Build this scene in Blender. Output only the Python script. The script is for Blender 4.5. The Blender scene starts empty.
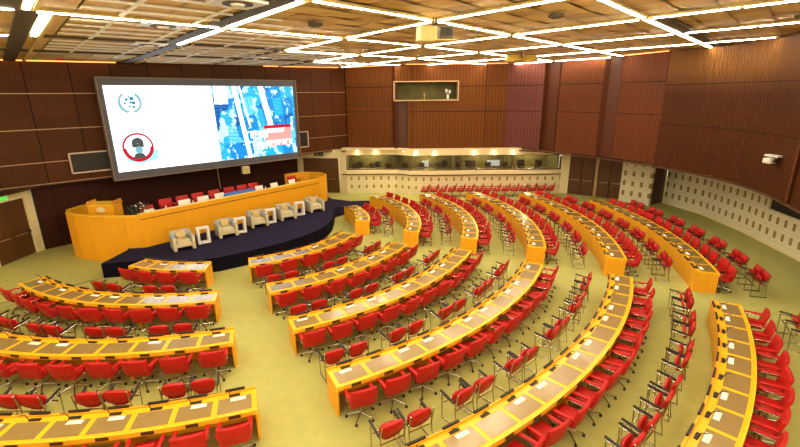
import bpy, bmesh, math, random
from math import sin, cos, pi, radians as rad, hypot, atan2, degrees
from mathutils import Vector, Matrix
random.seed(7)
SC = bpy.context.scene
COL = SC.collection

# ---------------------------------------------------------------- materials
def newmat(name):
    m = bpy.data.materials.new(name); m.use_nodes = True
    nt = m.node_tree; b = nt.nodes['Principled BSDF']
    return m, nt, b
def N(nt, t, **kw):
    n = nt.nodes.new(t)
    for k, v in kw.items():
        if k.startswith('i_'):
            key = k[2:]
            key = int(key) if key.isdigit() else key.replace('_', ' ')
            n.inputs[key].default_value = v
        else: setattr(n, k, v)
    return n
def L(nt, a, b): nt.links.new(a, b)
def mathn(nt, op, a, b=None, c=None):
    n = nt.nodes.new('ShaderNodeMath'); n.operation = op
    for i, v in enumerate((a, b, c)):
        if v is None: continue
        if isinstance(v, (int, float)): n.inputs[i].default_value = v
        else: L(nt, v, n.inputs[i])
    return n.outputs[0]
def mixc(nt, fac, a, b):
    n = nt.nodes.new('ShaderNodeMix'); n.data_type = 'RGBA'
    for i, v in ((0, fac), (6, a), (7, b)):
        if isinstance(v, (int, float)): n.inputs[i].default_value = v
        elif isinstance(v, tuple): n.inputs[i].default_value = (*v, 1) if len(v) == 3 else v
        else: L(nt, v, n.inputs[i])
    return n.outputs[2]
def simple(name, col, rough=.5, metal=0, var=.12, scale=6, spec=.5, bump=0, coat=0):
    m, nt, b = newmat(name)
    tc = N(nt, 'ShaderNodeTexCoord')
    no = N(nt, 'ShaderNodeTexNoise'); no.inputs['Scale'].default_value = scale; no.inputs['Detail'].default_value = 3
    L(nt, tc.outputs['Object'], no.inputs['Vector'])
    lo = tuple(c * (1 - var) for c in col); hi = tuple(min(1, c * (1 + var)) for c in col)
    L(nt, mixc(nt, no.outputs['Fac'], lo, hi), b.inputs['Base Color'])
    b.inputs['Roughness'].default_value = rough; b.inputs['Metallic'].default_value = metal
    b.inputs['Specular IOR Level'].default_value = spec
    if coat: b.inputs['Coat Weight'].default_value = coat; b.inputs['Coat Roughness'].default_value = .15
    if bump:
        bp = N(nt, 'ShaderNodeBump'); bp.inputs['Strength'].default_value = bump
        L(nt, no.outputs['Fac'], bp.inputs['Height']); L(nt, bp.outputs[0], b.inputs['Normal'])
    return m
def emis(name, col, s, base=(.8, .8, .8)):
    m, nt, b = newmat(name)
    b.inputs['Base Color'].default_value = (*base, 1)
    b.inputs['Emission Color'].default_value = (*col, 1); b.inputs['Emission Strength'].default_value = s
    return m
def wood(name, c1, c2, rough=.4, stretch=(1, 1, 12), scale=3.0, spec=.5):
    m, nt, b = newmat(name)
    tc = N(nt, 'ShaderNodeTexCoord'); mp = N(nt, 'ShaderNodeMapping')
    mp.inputs['Scale'].default_value = tuple(scale * 4 / s for s in stretch)
    no = N(nt, 'ShaderNodeTexNoise'); no.inputs['Scale'].default_value = 1.2; no.inputs['Detail'].default_value = 4
    L(nt, tc.outputs['Object'], mp.inputs[0]); L(nt, mp.outputs[0], no.inputs['Vector'])
    L(nt, mixc(nt, no.outputs['Fac'], c1, c2), b.inputs['Base Color'])
    b.inputs['Roughness'].default_value = rough; b.inputs['Specular IOR Level'].default_value = spec
    return m
def uvw(nt):
    u = N(nt, 'ShaderNodeUVMap'); u.uv_map = 'UVMap'
    s = N(nt, 'ShaderNodeSeparateXYZ'); L(nt, u.outputs[0], s.inputs[0])
    return s.outputs[0], s.outputs[1], u.outputs[0]
def line_mask(nt, x, period, w, off=0.0):
    f = mathn(nt, 'FRACT', mathn(nt, 'ADD', mathn(nt, 'DIVIDE', x, period), off))
    return mathn(nt, 'LESS_THAN', f, w / period)
def panel_wood(name, c1, c2, pu, rows, seam=.03, rough=.38, off=0.0, flute=0, zig=False, top=None):
    """wood wall panelling, u = metres along the wall, v = height"""
    m, nt, b = newmat(name)
    u, v, uv = uvw(nt)
    mp = N(nt, 'ShaderNodeMapping'); mp.inputs['Scale'].default_value = (9, .6, 1); L(nt, uv, mp.inputs[0])
    no = N(nt, 'ShaderNodeTexNoise'); no.inputs['Scale'].default_value = 1.0; no.inputs['Detail'].default_value = 5
    L(nt, mp.outputs[0], no.inputs['Vector'])
    col = mixc(nt, no.outputs['Fac'], c1, c2)
    cell = mathn(nt, 'FLOOR', mathn(nt, 'ADD', mathn(nt, 'DIVIDE', u, pu), off))
    wn = N(nt, 'ShaderNodeTexWhiteNoise'); wn.noise_dimensions = '2D'
    cx = N(nt, 'ShaderNodeCombineXYZ'); L(nt, cell, cx.inputs[0])
    L(nt, mathn(nt, 'FLOOR', mathn(nt, 'DIVIDE', v, 1.5)), cx.inputs[1]); L(nt, cx.outputs[0], wn.inputs[0])
    col = mixc(nt, mathn(nt, 'MULTIPLY', wn.outputs[0], .35), col, tuple(c * .6 for c in c1))
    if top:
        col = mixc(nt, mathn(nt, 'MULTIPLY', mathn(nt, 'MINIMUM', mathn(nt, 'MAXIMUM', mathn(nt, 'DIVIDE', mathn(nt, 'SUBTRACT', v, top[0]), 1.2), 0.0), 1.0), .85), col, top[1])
    msk = line_mask(nt, u, pu, seam, off)
    for z in rows:
        d = mathn(nt, 'ABSOLUTE', mathn(nt, 'SUBTRACT', v, z))
        msk = mathn(nt, 'MAXIMUM', msk, mathn(nt, 'LESS_THAN', d, .02))
    h = None
    if flute:
        ph = mathn(nt, 'MULTIPLY', u, 2 * pi / flute)
        if zig:
            tri = mathn(nt, 'PINGPONG', v, .16)
            ph = mathn(nt, 'ADD', ph, mathn(nt, 'MULTIPLY', tri, 9.0))
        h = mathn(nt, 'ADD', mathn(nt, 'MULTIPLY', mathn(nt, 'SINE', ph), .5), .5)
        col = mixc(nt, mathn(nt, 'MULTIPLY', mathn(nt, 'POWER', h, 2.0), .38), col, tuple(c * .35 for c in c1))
        bp = N(nt, 'ShaderNodeBump'); bp.inputs['Strength'].default_value = .5; bp.inputs['Distance'].default_value = .03
        L(nt, h, bp.inputs['Height']); L(nt, bp.outputs[0], b.inputs['Normal'])
    col = mixc(nt, msk, col, (.012, .005, .002))
    L(nt, col, b.inputs['Base Color'])
    b.inputs['Roughness'].default_value = .55; b.inputs['Specular IOR Level'].default_value = .2
    return m
def square_wall(name, base, sq, pu, pv, wu, wv, ou=0.0, ov=0.0, zmin=.2, zmax=9):
    m, nt, b = newmat(name)
    u, v, uv = uvw(nt)
    no = N(nt, 'ShaderNodeTexNoise'); no.inputs['Scale'].default_value = 4; no.inputs['Detail'].default_value = 5
    L(nt, uv, no.inputs['Vector'])
    fu = mathn(nt, 'FRACT', mathn(nt, 'DIVIDE', mathn(nt, 'ADD', u, ou), pu))
    fv = mathn(nt, 'FRACT', mathn(nt, 'DIVIDE', mathn(nt, 'ADD', v, ov), pv))
    s = mathn(nt, 'MULTIPLY', mathn(nt, 'LESS_THAN', mathn(nt, 'ABSOLUTE', mathn(nt, 'SUBTRACT', fu, .5)), wu / pu / 2),
              mathn(nt, 'LESS_THAN', mathn(nt, 'ABSOLUTE', mathn(nt, 'SUBTRACT', fv, .5)), wv / pv / 2))
    s = mathn(nt, 'MULTIPLY', s, mathn(nt, 'MULTIPLY', mathn(nt, 'GREATER_THAN', v, zmin), mathn(nt, 'LESS_THAN', v, zmax)))
    j = mathn(nt, 'MAXIMUM', mathn(nt, 'LESS_THAN', fu, .025), mathn(nt, 'LESS_THAN', fv, .025))
    col = mixc(nt, no.outputs['Fac'], tuple(c * .85 for c in base), base)
    col = mixc(nt, mathn(nt, 'MULTIPLY', j, .35), col, tuple(c * .6 for c in base))
    # small slots between the squares
    f2 = mathn(nt, 'FRACT', mathn(nt, 'MULTIPLY', fu, 4.0)); g2 = mathn(nt, 'FRACT', mathn(nt, 'ADD', mathn(nt, 'MULTIPLY', fv, 2.0), .5))
    sl = mathn(nt, 'MULTIPLY', mathn(nt, 'LESS_THAN', mathn(nt, 'ABSOLUTE', mathn(nt, 'SUBTRACT', f2, .5)), .2),
               mathn(nt, 'LESS_THAN', mathn(nt, 'ABSOLUTE', mathn(nt, 'SUBTRACT', g2, .5)), .05))
    col = mixc(nt, mathn(nt, 'MULTIPLY', sl, .3), col, sq)
    col = mixc(nt, s, col, sq)
    L(nt, col, b.inputs['Base Color']); b.inputs['Roughness'].default_value = .7
    return m

M = {}
M['desk'] = wood('honey veneer', (.86, .45, .012), (.96, .56, .025), .25, (3, 3, 1), 1.0)
M['desk_side'] = wood('orange veneer', (.80, .36, .010), (.92, .46, .02), .42, (1, 1, 8), 1.5)
M['fascia'] = wood('bright veneer edge', (.90, .52, .02), (.97, .60, .04), .35, (3, 3, 1), 1.0)
M['dark_in'] = simple('shaded plywood', (.11, .06, .02), .7)
M['pad'] = simple('tan leather', (.33, .22, .08), .2, var=.15, scale=14, spec=.6, coat=.8)
M['black'] = simple('black plastic', (.025, .018, .015), .45)
M['brown'] = simple('dark brown plate', (.10, .045, .02), .45)
M['white'] = simple('white paper', (.85, .83, .76), .6, var=.04)
M['red'] = simple('red leather', (.47, .011, .008), .45, var=.25, scale=5, spec=.35)
M['red2'] = simple('bright red vinyl', (.45, .009, .008), .3, var=.15, scale=4, spec=.5)
M['chrome'] = simple('chrome', (.50, .47, .40), .25, metal=1.0, var=.05)
M['brass'] = simple('brass trim', (.50, .32, .17), .4, metal=.4, var=.05)
M['cream'] = simple('cream plaster', (.90, .76, .44), .7, var=.06, scale=2)
M['creaml'] = simple('pale cream plaster', (.83, .70, .42), .6, var=.05, scale=2)
M['doorwood'] = wood('brown door veneer', (.10, .04, .010), (.155, .062, .016), .4, (1, 1, 10), 1.5)
M['grey'] = simple('grey screen frame', (.13, .13, .16), .5, var=.05)
M['navy'] = simple('navy stage carpet', (.024, .02, .05), .95, var=.35, scale=9, spec=.1)
M['navyd'] = simple('dark stage riser', (.008, .006, .014), .9, spec=.1)
M['podium'] = wood('podium veneer', (.80, .36, .008), (.90, .43, .015), .4, (1, 1, 10), 1.2)
M['podin'] = wood('podium inner veneer', (.60, .27, .02), (.72, .34, .03), .45, (1, 1, 10), 1.2)
M['sofa'] = simple('grey blue upholstery', (.42, .43, .40), .8, var=.12)
M['sofac'] = simple('beige upholstery', (.66, .57, .36), .8, var=.1)
M['cushion'] = simple('tan cushion', (.62, .45, .2), .85, var=.12)
M['tablew'] = simple('white laminate', (.85, .82, .78), .4, var=.03)
M['soffit'] = simple('dark wood soffit', (.07, .022, .008), .5)
M['under'] = simple('recessed dark wall', (.075, .022, .008), .45, var=.2, scale=2)
M['green'] = emis('green exit sign', (.1, .75, .12), .9, (.05, .5, .05))
M['leaf'] = simple('dark leaf', (.04, .07, .03), .5, var=.4, scale=12)
M['bluecloth'] = simple('blue cloth', (.05, .16, .5), .8)
M['edge'] = simple('dull bronze edge', (.26, .18, .13), .5)
M['pinkish'] = simple('pale pinkish metal', (.72, .55, .45), .5)
M['beige'] = simple('beige casing', (.66, .52, .2), .5, var=.1)
M['olive'] = simple('olive booth interior', (.16, .13, .04), .8, var=.5, scale=1.5)
M['gold'] = simple('gold casing', (.62, .45, .10), .35, metal=.4)
M['mon'] = emis('monitor glow', (.7, .8, .78), .8)
M['tube'] = emis('lit tube', (1, .92, .72), 44)
M['tubew'] = emis('lit wide tube', (1, .92, .72), 34)
M['tubeoff'] = simple('unlit diffuser', (.75, .73, .66), .4, var=.03)
M['rail'] = simple('dark ceiling rail', (.10, .08, .05), .6)
M['railw'] = simple('pale ceiling rail', (.92, .92, .88), .5)
M['down'] = emis('downlight lamp', (1, .84, .5), 25)
M['cove'] = emis('orange cove lamp', (1, .33, .06), 2.2)

def carpet():
    m, nt, b = newmat('green carpet')
    tc = N(nt, 'ShaderNodeTexCoord')
    n1 = N(nt, 'ShaderNodeTexNoise'); n1.inputs['Scale'].default_value = .35; n1.inputs['Detail'].default_value = 3
    n2 = N(nt, 'ShaderNodeTexNoise'); n2.inputs['Scale'].default_value = 3.5; n2.inputs['Detail'].default_value = 6
    L(nt, tc.outputs['Object'], n1.inputs['Vector']); L(nt, tc.outputs['Object'], n2.inputs['Vector'])
    c = mixc(nt, n1.outputs['Fac'], (.47, .42, .115), (.58, .545, .20))
    c = mixc(nt, mathn(nt, 'MULTIPLY', n2.outputs['Fac'], .6), c, (.29, .33, .11))
    L(nt, c, b.inputs['Base Color']); b.inputs['Roughness'].default_value = .85
    b.inputs['Specular IOR Level'].default_value = .25
    return m
M['carpet'] = carpet()
def ceilmat():
    m, nt, b = newmat('gold ceiling tile')
    tc = N(nt, 'ShaderNodeTexCoord')
    n1 = N(nt, 'ShaderNodeTexNoise'); n1.inputs['Scale'].default_value = 1.3; n1.inputs['Detail'].default_value = 3
    L(nt, tc.outputs['Object'], n1.inputs['Vector'])
    L(nt, mixc(nt, n1.outputs['Fac'], (.66, .47, .20), (.80, .61, .31)), b.inputs['Base Color'])
    b.inputs['Roughness'].default_value = .6
    return m
M['ceil'] = ceilmat()
M['ceil2'] = simple('dark gold ceiling tile', (.56, .39, .16), .6, var=.15, scale=2)
def city():
    """aerial picture of tower blocks: skewed blocks in blues with hatched facades"""
    m, nt, b = newmat('blue city picture')
    u, v, uv = uvw(nt)
    mp = N(nt, 'ShaderNodeMapping'); mp.inputs['Rotation'].default_value = (0, 0, -.16); mp.inputs['Scale'].default_value = (1.0, .75, 1); L(nt, uv, mp.inputs[0])
    vo = N(nt, 'ShaderNodeTexVoronoi'); vo.distance = 'CHEBYCHEV'; vo.inputs['Scale'].default_value = 1.5; vo.inputs['Randomness'].default_value = .75
    L(nt, mp.outputs[0], vo.inputs['Vector'])
    sp_ = N(nt, 'ShaderNodeSeparateColor'); L(nt, vo.outputs['Color'], sp_.inputs[0])
    cr = N(nt, 'ShaderNodeValToRGB'); cr.color_ramp.interpolation = 'CONSTANT'
    e = cr.color_ramp.elements; e[0].position = 0; e[0].color = (0, .10, .38, 1); e[1].position = .85; e[1].color = (.65, .93, 1, 1)
    for p, c in ((.25, (0, .28, .70, 1)), (.5, (.02, .5, .85, 1)), (.7, (.15, .68, .95, 1))):
        q = e.new(p); q.color = c
    L(nt, sp_.outputs[0], cr.inputs[0])
    s2 = N(nt, 'ShaderNodeSeparateXYZ'); L(nt, mp.outputs[0], s2.inputs[0])
    h1 = mathn(nt, 'LESS_THAN', mathn(nt, 'FRACT', mathn(nt, 'ADD', mathn(nt, 'MULTIPLY', s2.outputs[1], 6.5), mathn(nt, 'MULTIPLY', s2.outputs[0], 1.5))), .38)
    h2 = mathn(nt, 'LESS_THAN', mathn(nt, 'FRACT', mathn(nt, 'MULTIPLY', s2.outputs[0], 5.0)), .3)
    sel = mathn(nt, 'GREATER_THAN', sp_.outputs[1], .5)
    hh = mathn(nt, 'ADD', mathn(nt, 'MULTIPLY', h1, sel), mathn(nt, 'MULTIPLY', h2, mathn(nt, 'SUBTRACT', 1.0, sel)))
    c = mixc(nt, mathn(nt, 'MULTIPLY', hh, .45), cr.outputs[0], (.02, .25, .55))
    no = N(nt, 'ShaderNodeTexNoise'); no.inputs['Scale'].default_value = 2.2; no.inputs['Detail'].default_value = 6; L(nt, mp.outputs[0], no.inputs['Vector'])
    c = mixc(nt, mathn(nt, 'GREATER_THAN', no.outputs['Fac'], .57), c, (.55, .9, 1))
    b.inputs['Base Color'].default_value = (0, 0, 0, 1)
    L(nt, c, b.inputs['Emission Color']); b.inputs['Emission Strength'].default_value = 1.15
    return m
M['city'] = city()
M['swhite'] = emis('lit white slide', (.86, .95, 1), 2.2, (0, 0, 0))
M['sblue'] = emis('lit blue slide', (.02, .30, .45), 1.0, (0, 0, 0))
M['sgrey'] = emis('lit grey slide', (.07, .09, .09), 1.0, (0, 0, 0))
M['sred'] = emis('lit red slide', (.60, .0, .03), 1.0, (0, 0, 0))
M['spink'] = emis('lit pink slide', (.95, .42, .38), 1.0, (0, 0, 0))
M['scyan'] = emis('lit cyan slide', (.35, .8, .95), 1.1, (0, 0, 0))
M['sdarkb'] = emis('lit dark blue slide', (.0, .12, .42), 1.0, (0, 0, 0))
M['semb'] = emis('lit pale emblem', (.22, .50, .60), 1.0, (0, 0, 0))
def glass():
    m, nt, b = newmat('booth glass')
    b.inputs['Base Color'].default_value = (.03, .03, .02, 1); b.inputs['Roughness'].default_value = .05
    b.inputs['Alpha'].default_value = .3
    return m
M['glass'] = glass()
M['leftwood'] = panel_wood('left wall panelling', (.085, .024, .004), (.125, .04, .008), 1.62, [], .045, .38)
M['diagwood'] = panel_wood('stage wall panelling', (.085, .025, .005), (.13, .042, .009), 1.62, [], .045, .38)
M['lowdark'] = panel_wood('dark lower panelling', (.045, .010, .004), (.065, .016, .007), 1.4, [], .03, .35)
M['flute'] = panel_wood('fluted panelling', (.155, .047, .006), (.215, .07, .011), 5.0, [7.28, 5.64], .03, .45, flute=.22)
M['flutez'] = panel_wood('zigzag panelling', (.14, .04, .013), (.20, .062, .02), 50.0, [7.28, 5.64], .0, .4, flute=.18, zig=True)
M['flutep'] = panel_wood('mauve zigzag panelling', (.15, .045, .035), (.21, .07, .055), 50.0, [7.28, 5.64], .0, .4, flute=.22, zig=True)
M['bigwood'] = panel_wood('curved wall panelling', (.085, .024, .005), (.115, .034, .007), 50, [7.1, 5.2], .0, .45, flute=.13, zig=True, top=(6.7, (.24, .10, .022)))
M['strip'] = simple('plain dark pilaster', (.10, .026, .006), .45, var=.12, scale=2)
M['sqfar'] = square_wall('cream wall with squares', (.88, .77, .46), (.42, .28, .09), .53, .58, .15, .25, 0.0, -.21, .2, 1.45)
M['sqright'] = square_wall('cream block wall with squares', (.93, .85, .60), (.36, .24, .08), .52, .63, .18, .32, .1, -.28, .3, 2.4)
M['lowcream'] = M['cream']

# ---------------------------------------------------------------- mesh helpers
class MB:
    def __init__(s): s.v = []; s.f = []; s.m = []; s.uv = {}
    def add(s, vs, fs, mi=0, uvs=None):
        o = len(s.v); s.v += [tuple(p) for p in vs]
        for k, f in enumerate(fs):
            if uvs: s.uv[len(s.f)] = [uvs[i] for i in f]
            s.f.append(tuple(i + o for i in f)); s.m.append(mi)
    def box(s, c, d, rz=0, mi=0, T=None):
        x, y, z = (q / 2 for q in d); ca, sa = cos(rz), sin(rz); vs = []
        for dz in (-z, z):
            for dx, dy in ((-x, -y), (x, -y), (x, y), (-x, y)):
                p = (c[0] + dx * ca - dy * sa, c[1] + dx * sa + dy * ca, c[2] + dz)
                vs.append(T @ Vector(p) if T else p)
        s.add(vs, [(3, 2, 1, 0), (4, 5, 6, 7), (0, 1, 5, 4), (1, 2, 6, 5), (2, 3, 7, 6), (3, 0, 4, 7)], mi)
    def bar(s, a, b, w, h, mi=0):
        """box beam from a to b, w wide (horizontal), h high"""
        a = Vector(a); b = Vector(b); d = (b - a).normalized()
        side = d.cross(Vector((0, 0, 1)))
        side = side.normalized() if side.length > 1e-4 else Vector((1, 0, 0))
        up = side.cross(d).normalized(); vs = []
        for p in (a, b):
            for i, j in ((-1, -1), (1, -1), (1, 1), (-1, 1)): vs.append(p + side * (w / 2 * i) + up * (h / 2 * j))
        s.add(vs, [(3, 2, 1, 0), (4, 5, 6, 7), (0, 1, 5, 4), (1, 2, 6, 5), (2, 3, 7, 6), (3, 0, 4, 7)], mi)
    def tube(s, pts, r, n=6, mi=0, taper=None):
        pts = [Vector(p) for p in pts]; rings = []
        for i, p in enumerate(pts):
            d = (pts[min(i + 1, len(pts) - 1)] - pts[max(i - 1, 0)]).normalized()
            a = d.cross(Vector((0, 0, 1)))
            a = a.normalized() if a.length > 1e-3 else Vector((1, 0, 0))
            b = a.cross(d); rr = r if taper is None else r * (1 + (taper - 1) * i / (len(pts) - 1))
            rings.append([p + (a * cos(t) + b * sin(t)) * rr for t in (2 * pi * k / n for k in range(n))])
        vs = [q for R in rings for q in R]; fs = []
        for i in range(len(pts) - 1):
            for k in range(n):
                k2 = (k + 1) % n; fs.append((i * n + k, i * n + k2, (i + 1) * n + k2, (i + 1) * n + k))
        fs.append(tuple(reversed(range(n)))); fs.append(tuple(range((len(pts) - 1) * n, len(pts) * n)))
        s.add(vs, fs, mi)
    def lathe(s, prof, n=12, c=(0, 0, 0), mi=0):
        vs = []; fs = []
        for r, z in prof:
            for k in range(n): vs.append((c[0] + r * cos(2 * pi * k / n), c[1] + r * sin(2 * pi * k / n), c[2] + z))
        for i in range(len(prof) - 1):
            for k in range(n):
                k2 = (k + 1) % n; fs.append((i * n + k, i * n + k2, (i + 1) * n + k2, (i + 1) * n + k))
        fs.append(tuple(reversed(range(n)))); fs.append(tuple(range((len(prof) - 1) * n, len(prof) * n)))
        s.add(vs, fs, mi)
    def arc(s, c, r0, r1, a0, a1, z0, z1, seg=None, mi=0, z0b=None, z1b=None):
        """ring sector prism, degrees; z1b = top height at the outer radius"""
        seg = seg or max(1, int(abs(a1 - a0) / 1.5)); vs = []; fs = []
        z0b = z0 if z0b is None else z0b; z1b = z1 if z1b is None else z1b
        for i in range(seg + 1):
            t = rad(a0 + (a1 - a0) * i / seg); cs, sn = cos(t), sin(t)
            for r, z in ((r0, z0), (r1, z0b), (r1, z1b), (r0, z1)): vs.append((c[0] + r * cs, c[1] + r * sn, z))
        for i in range(seg):
            o = i * 4
            for k in range(4): fs.append((o + k, o + (k + 1) % 4, o + 4 + (k + 1) % 4, o + 4 + k))
        fs.append((0, 3, 2, 1)); o = seg * 4; fs.append((o, o + 1, o + 2, o + 3))
        s.add(vs, fs, mi)
    def prism(s, poly, z0, z1, mi=0, mt=None):
        n = len(poly)
        s.add([(x, y, z0) for x, y in poly] + [(x, y, z1) for x, y in poly],
              [tuple(reversed(range(n)))] + [(i, (i + 1) % n, n + (i + 1) % n, n + i) for i in range(n)], mi)
        s.add([(x, y, z1) for x, y in poly], [tuple(range(n))], mi if mt is None else mt)
    def wall(s, pts, z0, z1, th=.2, mi=0, out=1, u0=0.0):
        """thick wall along a polyline with uv in metres; the face towards the room is the polyline itself"""
        u = u0
        nn = []
        for i in range(len(pts)):
            a = Vector(pts[max(i - 1, 0)]); b = Vector(pts[min(i + 1, len(pts) - 1)]); d = (b - a).normalized()
            nn.append(Vector((-d.y, d.x)) * th * out)
        for i in range(len(pts) - 1):
            a, b = Vector(pts[i]), Vector(pts[i + 1]); l = (b - a).length
            za0, zb0 = (z0, z0); za1 = z1(*a) if callable(z1) else z1; zb1 = z1(*b) if callable(z1) else z1
            A, B = a + nn[i], b + nn[i + 1]
            vs = [(a.x, a.y, za0), (b.x, b.y, zb0), (b.x, b.y, zb1), (a.x, a.y, za1), (A.x, A.y, za0), (B.x, B.y, zb0), (B.x, B.y, zb1), (A.x, A.y, za1)]
            uvs = [(u, za0), (u + l, zb0), (u + l, zb1), (u, za1)] * 2
            s.add(vs, [(0, 1, 2, 3), (5, 4, 7, 6), (3, 2, 6, 7), (1, 0, 4, 5), (0, 3, 7, 4), (2, 1, 5, 6)], mi, uvs)
            u += l
        return u
    def build(s, name, mats, parent=None, loc=None, smooth=False):
        me = bpy.data.meshes.new(name)
        o_ = Vector(loc) if loc is not None else Vector((0, 0, 0))
        me.from_pydata([tuple(Vector(p) - o_) for p in s.v], [], s.f)
        if not isinstance(mats, (list, tuple)): mats = [mats]
        for mm in mats: me.materials.append(mm)
        for p, mi in zip(me.polygons, s.m): p.material_index = mi; p.use_smooth = smooth
        if s.uv:
            ul = me.uv_layers.new(name='UVMap')
            for fi, uvs in s.uv.items():
                for li, q in zip(me.polygons[fi].loop_indices, uvs): ul.data[li].uv = q
        o = bpy.data.objects.new(name, me); COL.objects.link(o)
        if parent: o.parent = parent
        elif loc is not None: o.location = loc
        return o
def rbox(name, c, d, mat, parent=None, bev=.02, seg=2, rx=0, ry=0, rz=0, fn=None, cuts=0):
    bm = bmesh.new(); bmesh.ops.create_cube(bm, size=1)
    for v in bm.verts: v.co = Vector((v.co.x * d[0], v.co.y * d[1], v.co.z * d[2]))
    if cuts:
        es = [e for e in bm.edges if abs(e.verts[0].co.x - e.verts[1].co.x) > 1e-5]
        bmesh.ops.subdivide_edges(bm, edges=es, cuts=cuts, use_grid_fill=True)
    sharp = [e for e in bm.edges if len(e.link_faces) == 2 and e.calc_face_angle(0) > .5]
    bmesh.ops.bevel(bm, geom=sharp, offset=bev, segments=seg, affect='EDGES', profile=.5)
    if fn:
        for v in bm.verts: v.co = Vector(fn(*v.co))
    R = Matrix.Rotation(rz, 4, 'Z') @ Matrix.Rotation(ry, 4, 'Y') @ Matrix.Rotation(rx, 4, 'X')
    bmesh.ops.transform(bm, matrix=Matrix.Translation(c) @ R, verts=bm.verts)
    me = bpy.data.meshes.new(name); bm.to_mesh(me); bm.free(); me.materials.append(mat)
    for p in me.polygons: p.use_smooth = True
    o = bpy.data.objects.new(name, me); COL.objects.link(o)
    if parent: o.parent = parent
    return o
def pad_shell(name, c, w, h, th, mat, parent, rx, curve=.35, ex=3.2, n=28, narrow=.12):
    bm = bmesh.new(); rings = []
    prof = [(0.0, -.5), (.80, -.5), (.94, -.38), (1.0, 0), (.94, .38), (.80, .5), (0.0, .5)]
    for k, yy in prof:
        ring = []
        if k == 0: ring = [bm.verts.new((0, yy * th, 0))]
        else:
            for i in range(n):
                t = 2 * pi * i / n; cx_, sx_ = cos(t), sin(t)
                x = math.copysign(abs(cx_) ** (2 / ex), cx_) * w / 2; z = math.copysign(abs(sx_) ** (2 / ex), sx_) * h / 2
                kk = 1 - (1 - k) * .35
                x *= 1 - narrow * max(0, -z) / (h / 2)
                ring.append(bm.verts.new((x * kk, yy * th + curve * (x * kk) ** 2, z * kk)))
        rings.append(ring)
    for a, b_ in zip(rings, rings[1:]):
        for i in range(n):
            j = (i + 1) % n
            if len(a) == 1: bm.faces.new((a[0], b_[i], b_[j]))
            elif len(b_) == 1: bm.faces.new((a[j], a[i], b_[0]))
            else: bm.faces.new((a[i], b_[i], b_[j], a[j]))
    bmesh.ops.recalc_face_normals(bm, faces=bm.faces)
    bmesh.ops.transform(bm, matrix=Matrix.Translation(c) @ Matrix.Rotation(rx, 4, 'X'), verts=bm.verts)
    me = bpy.data.meshes.new(name); bm.to_mesh(me); bm.free(); me.materials.append(mat)
    for p in me.polygons: p.use_smooth = True
    o = bpy.data.objects.new(name, me); COL.objects.link(o); o.parent = parent
    return o
def tag(o, label, cat, group=None, kind=None):
    o['label'] = label; o['category'] = cat
    if group: o['group'] = group
    if kind: o['kind'] = kind
    return o
def thing(name, label, cat, loc=(0, 0, 0), rz=0, group=None):
    o = bpy.data.objects.new(name, None); COL.objects.link(o)
    o.location = loc; o.rotation_euler = (0, 0, rz); o.empty_display_size = .2
    return tag(o, label, cat, group)
def struct(o): o['kind'] = 'structure'; return o
def dup(root, loc, rz, label, group=None):
    r = root.copy(); COL.objects.link(r); r.location = loc; r.rotation_euler = (0, 0, rz); r['label'] = label
    if group: r['group'] = group
    for ch in list(root.children):
        c = ch.copy(); COL.objects.link(c); c.parent = r
        for g in list(ch.children):
            d = g.copy(); COL.objects.link(d); d.parent = c
    return r
ORD = ['first', 'second', 'third', 'fourth', 'fifth', 'sixth', 'seventh', 'eighth', 'ninth', 'tenth', 'eleventh', 'twelfth', 'thirteenth', 'fourteenth', 'fifteenth', 'sixteenth']

# ---------------------------------------------------------------- the plan (metres; camera stands over the origin)
CX, CY = -7.77, 20.72
CC = (CX, CY)
def P(r, a, z=0): return (CX + r * cos(rad(a)), CY + r * sin(rad(a)), z)
def cz(x, y=0): return 8.7 + .025 * min(x, 0)

LEFT = [(-17.3, 8.0), (-16.75, 16.8), (-16.55, 19.2)]
DIAG = [(-16.55, 19.2), (-4.2, 33.2)]
DIAGU = [(-19.7, 15.36), (-16.2, 19.0), (-3.72, 32.0)]

# floor
b = MB(); b.prism([(-24, -6), (24, -6), (24, 36), (-24, 36)], -.2, 0)
struct(b.build('floor', M['carpet']))

# ceiling of tilted square tiles set on the diagonal lattice
DXL, DYL = 2.83, 3.12
def node(i, j): return (1 + DXL * i, 12.75 + DYL * j)
def lat(s, t):   # s, t lattice coordinates in cells
    return (1 + DXL * (s - t), 12.75 + DYL * (s + t))
ceil = MB(); K = 5
def inside(x, y): return -21 < x < 17.2 and -5.5 < y < 33.5
for si in range(-9, 9):
    for ti in range(-9, 9):
        c = lat(si + .5, ti + .5)
        if not inside(*c) and not any(inside(*lat(si + p, ti + q)) for p in (0, 1) for q in (0, 1)): continue
        for p in range(K):
            for q in range(K):
                s0, s1 = si + p / K, si + (p + 1) / K; t0, t1 = ti + q / K, ti + (q + 1) / K
                cc = lat((s0 + s1) / 2, (t0 + t1) / 2)
                if not inside(*cc): continue
                g = .008
                A = [lat(s0 + g * .6, t0 + g * .6), lat(s1 - g * .6, t0 + g * .6), lat(s1 - g * .6, t1 - g * .6), lat(s0 + g * .6, t1 - g * .6)]
                zs = [.02, .02, .05, .05] if (p + q) % 2 else [.035, .02, .02, .035]
                if cc[0] < -2 and cc[1] > 7: zs = [.02] * 4
                vs = [(x, y, cz(x) + z) for (x, y), z in zip(A, zs)]
                ceil.add(vs, [(0, 3, 2, 1)], 1 if (p + 2 * q) % 5 == 0 else 0)
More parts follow.
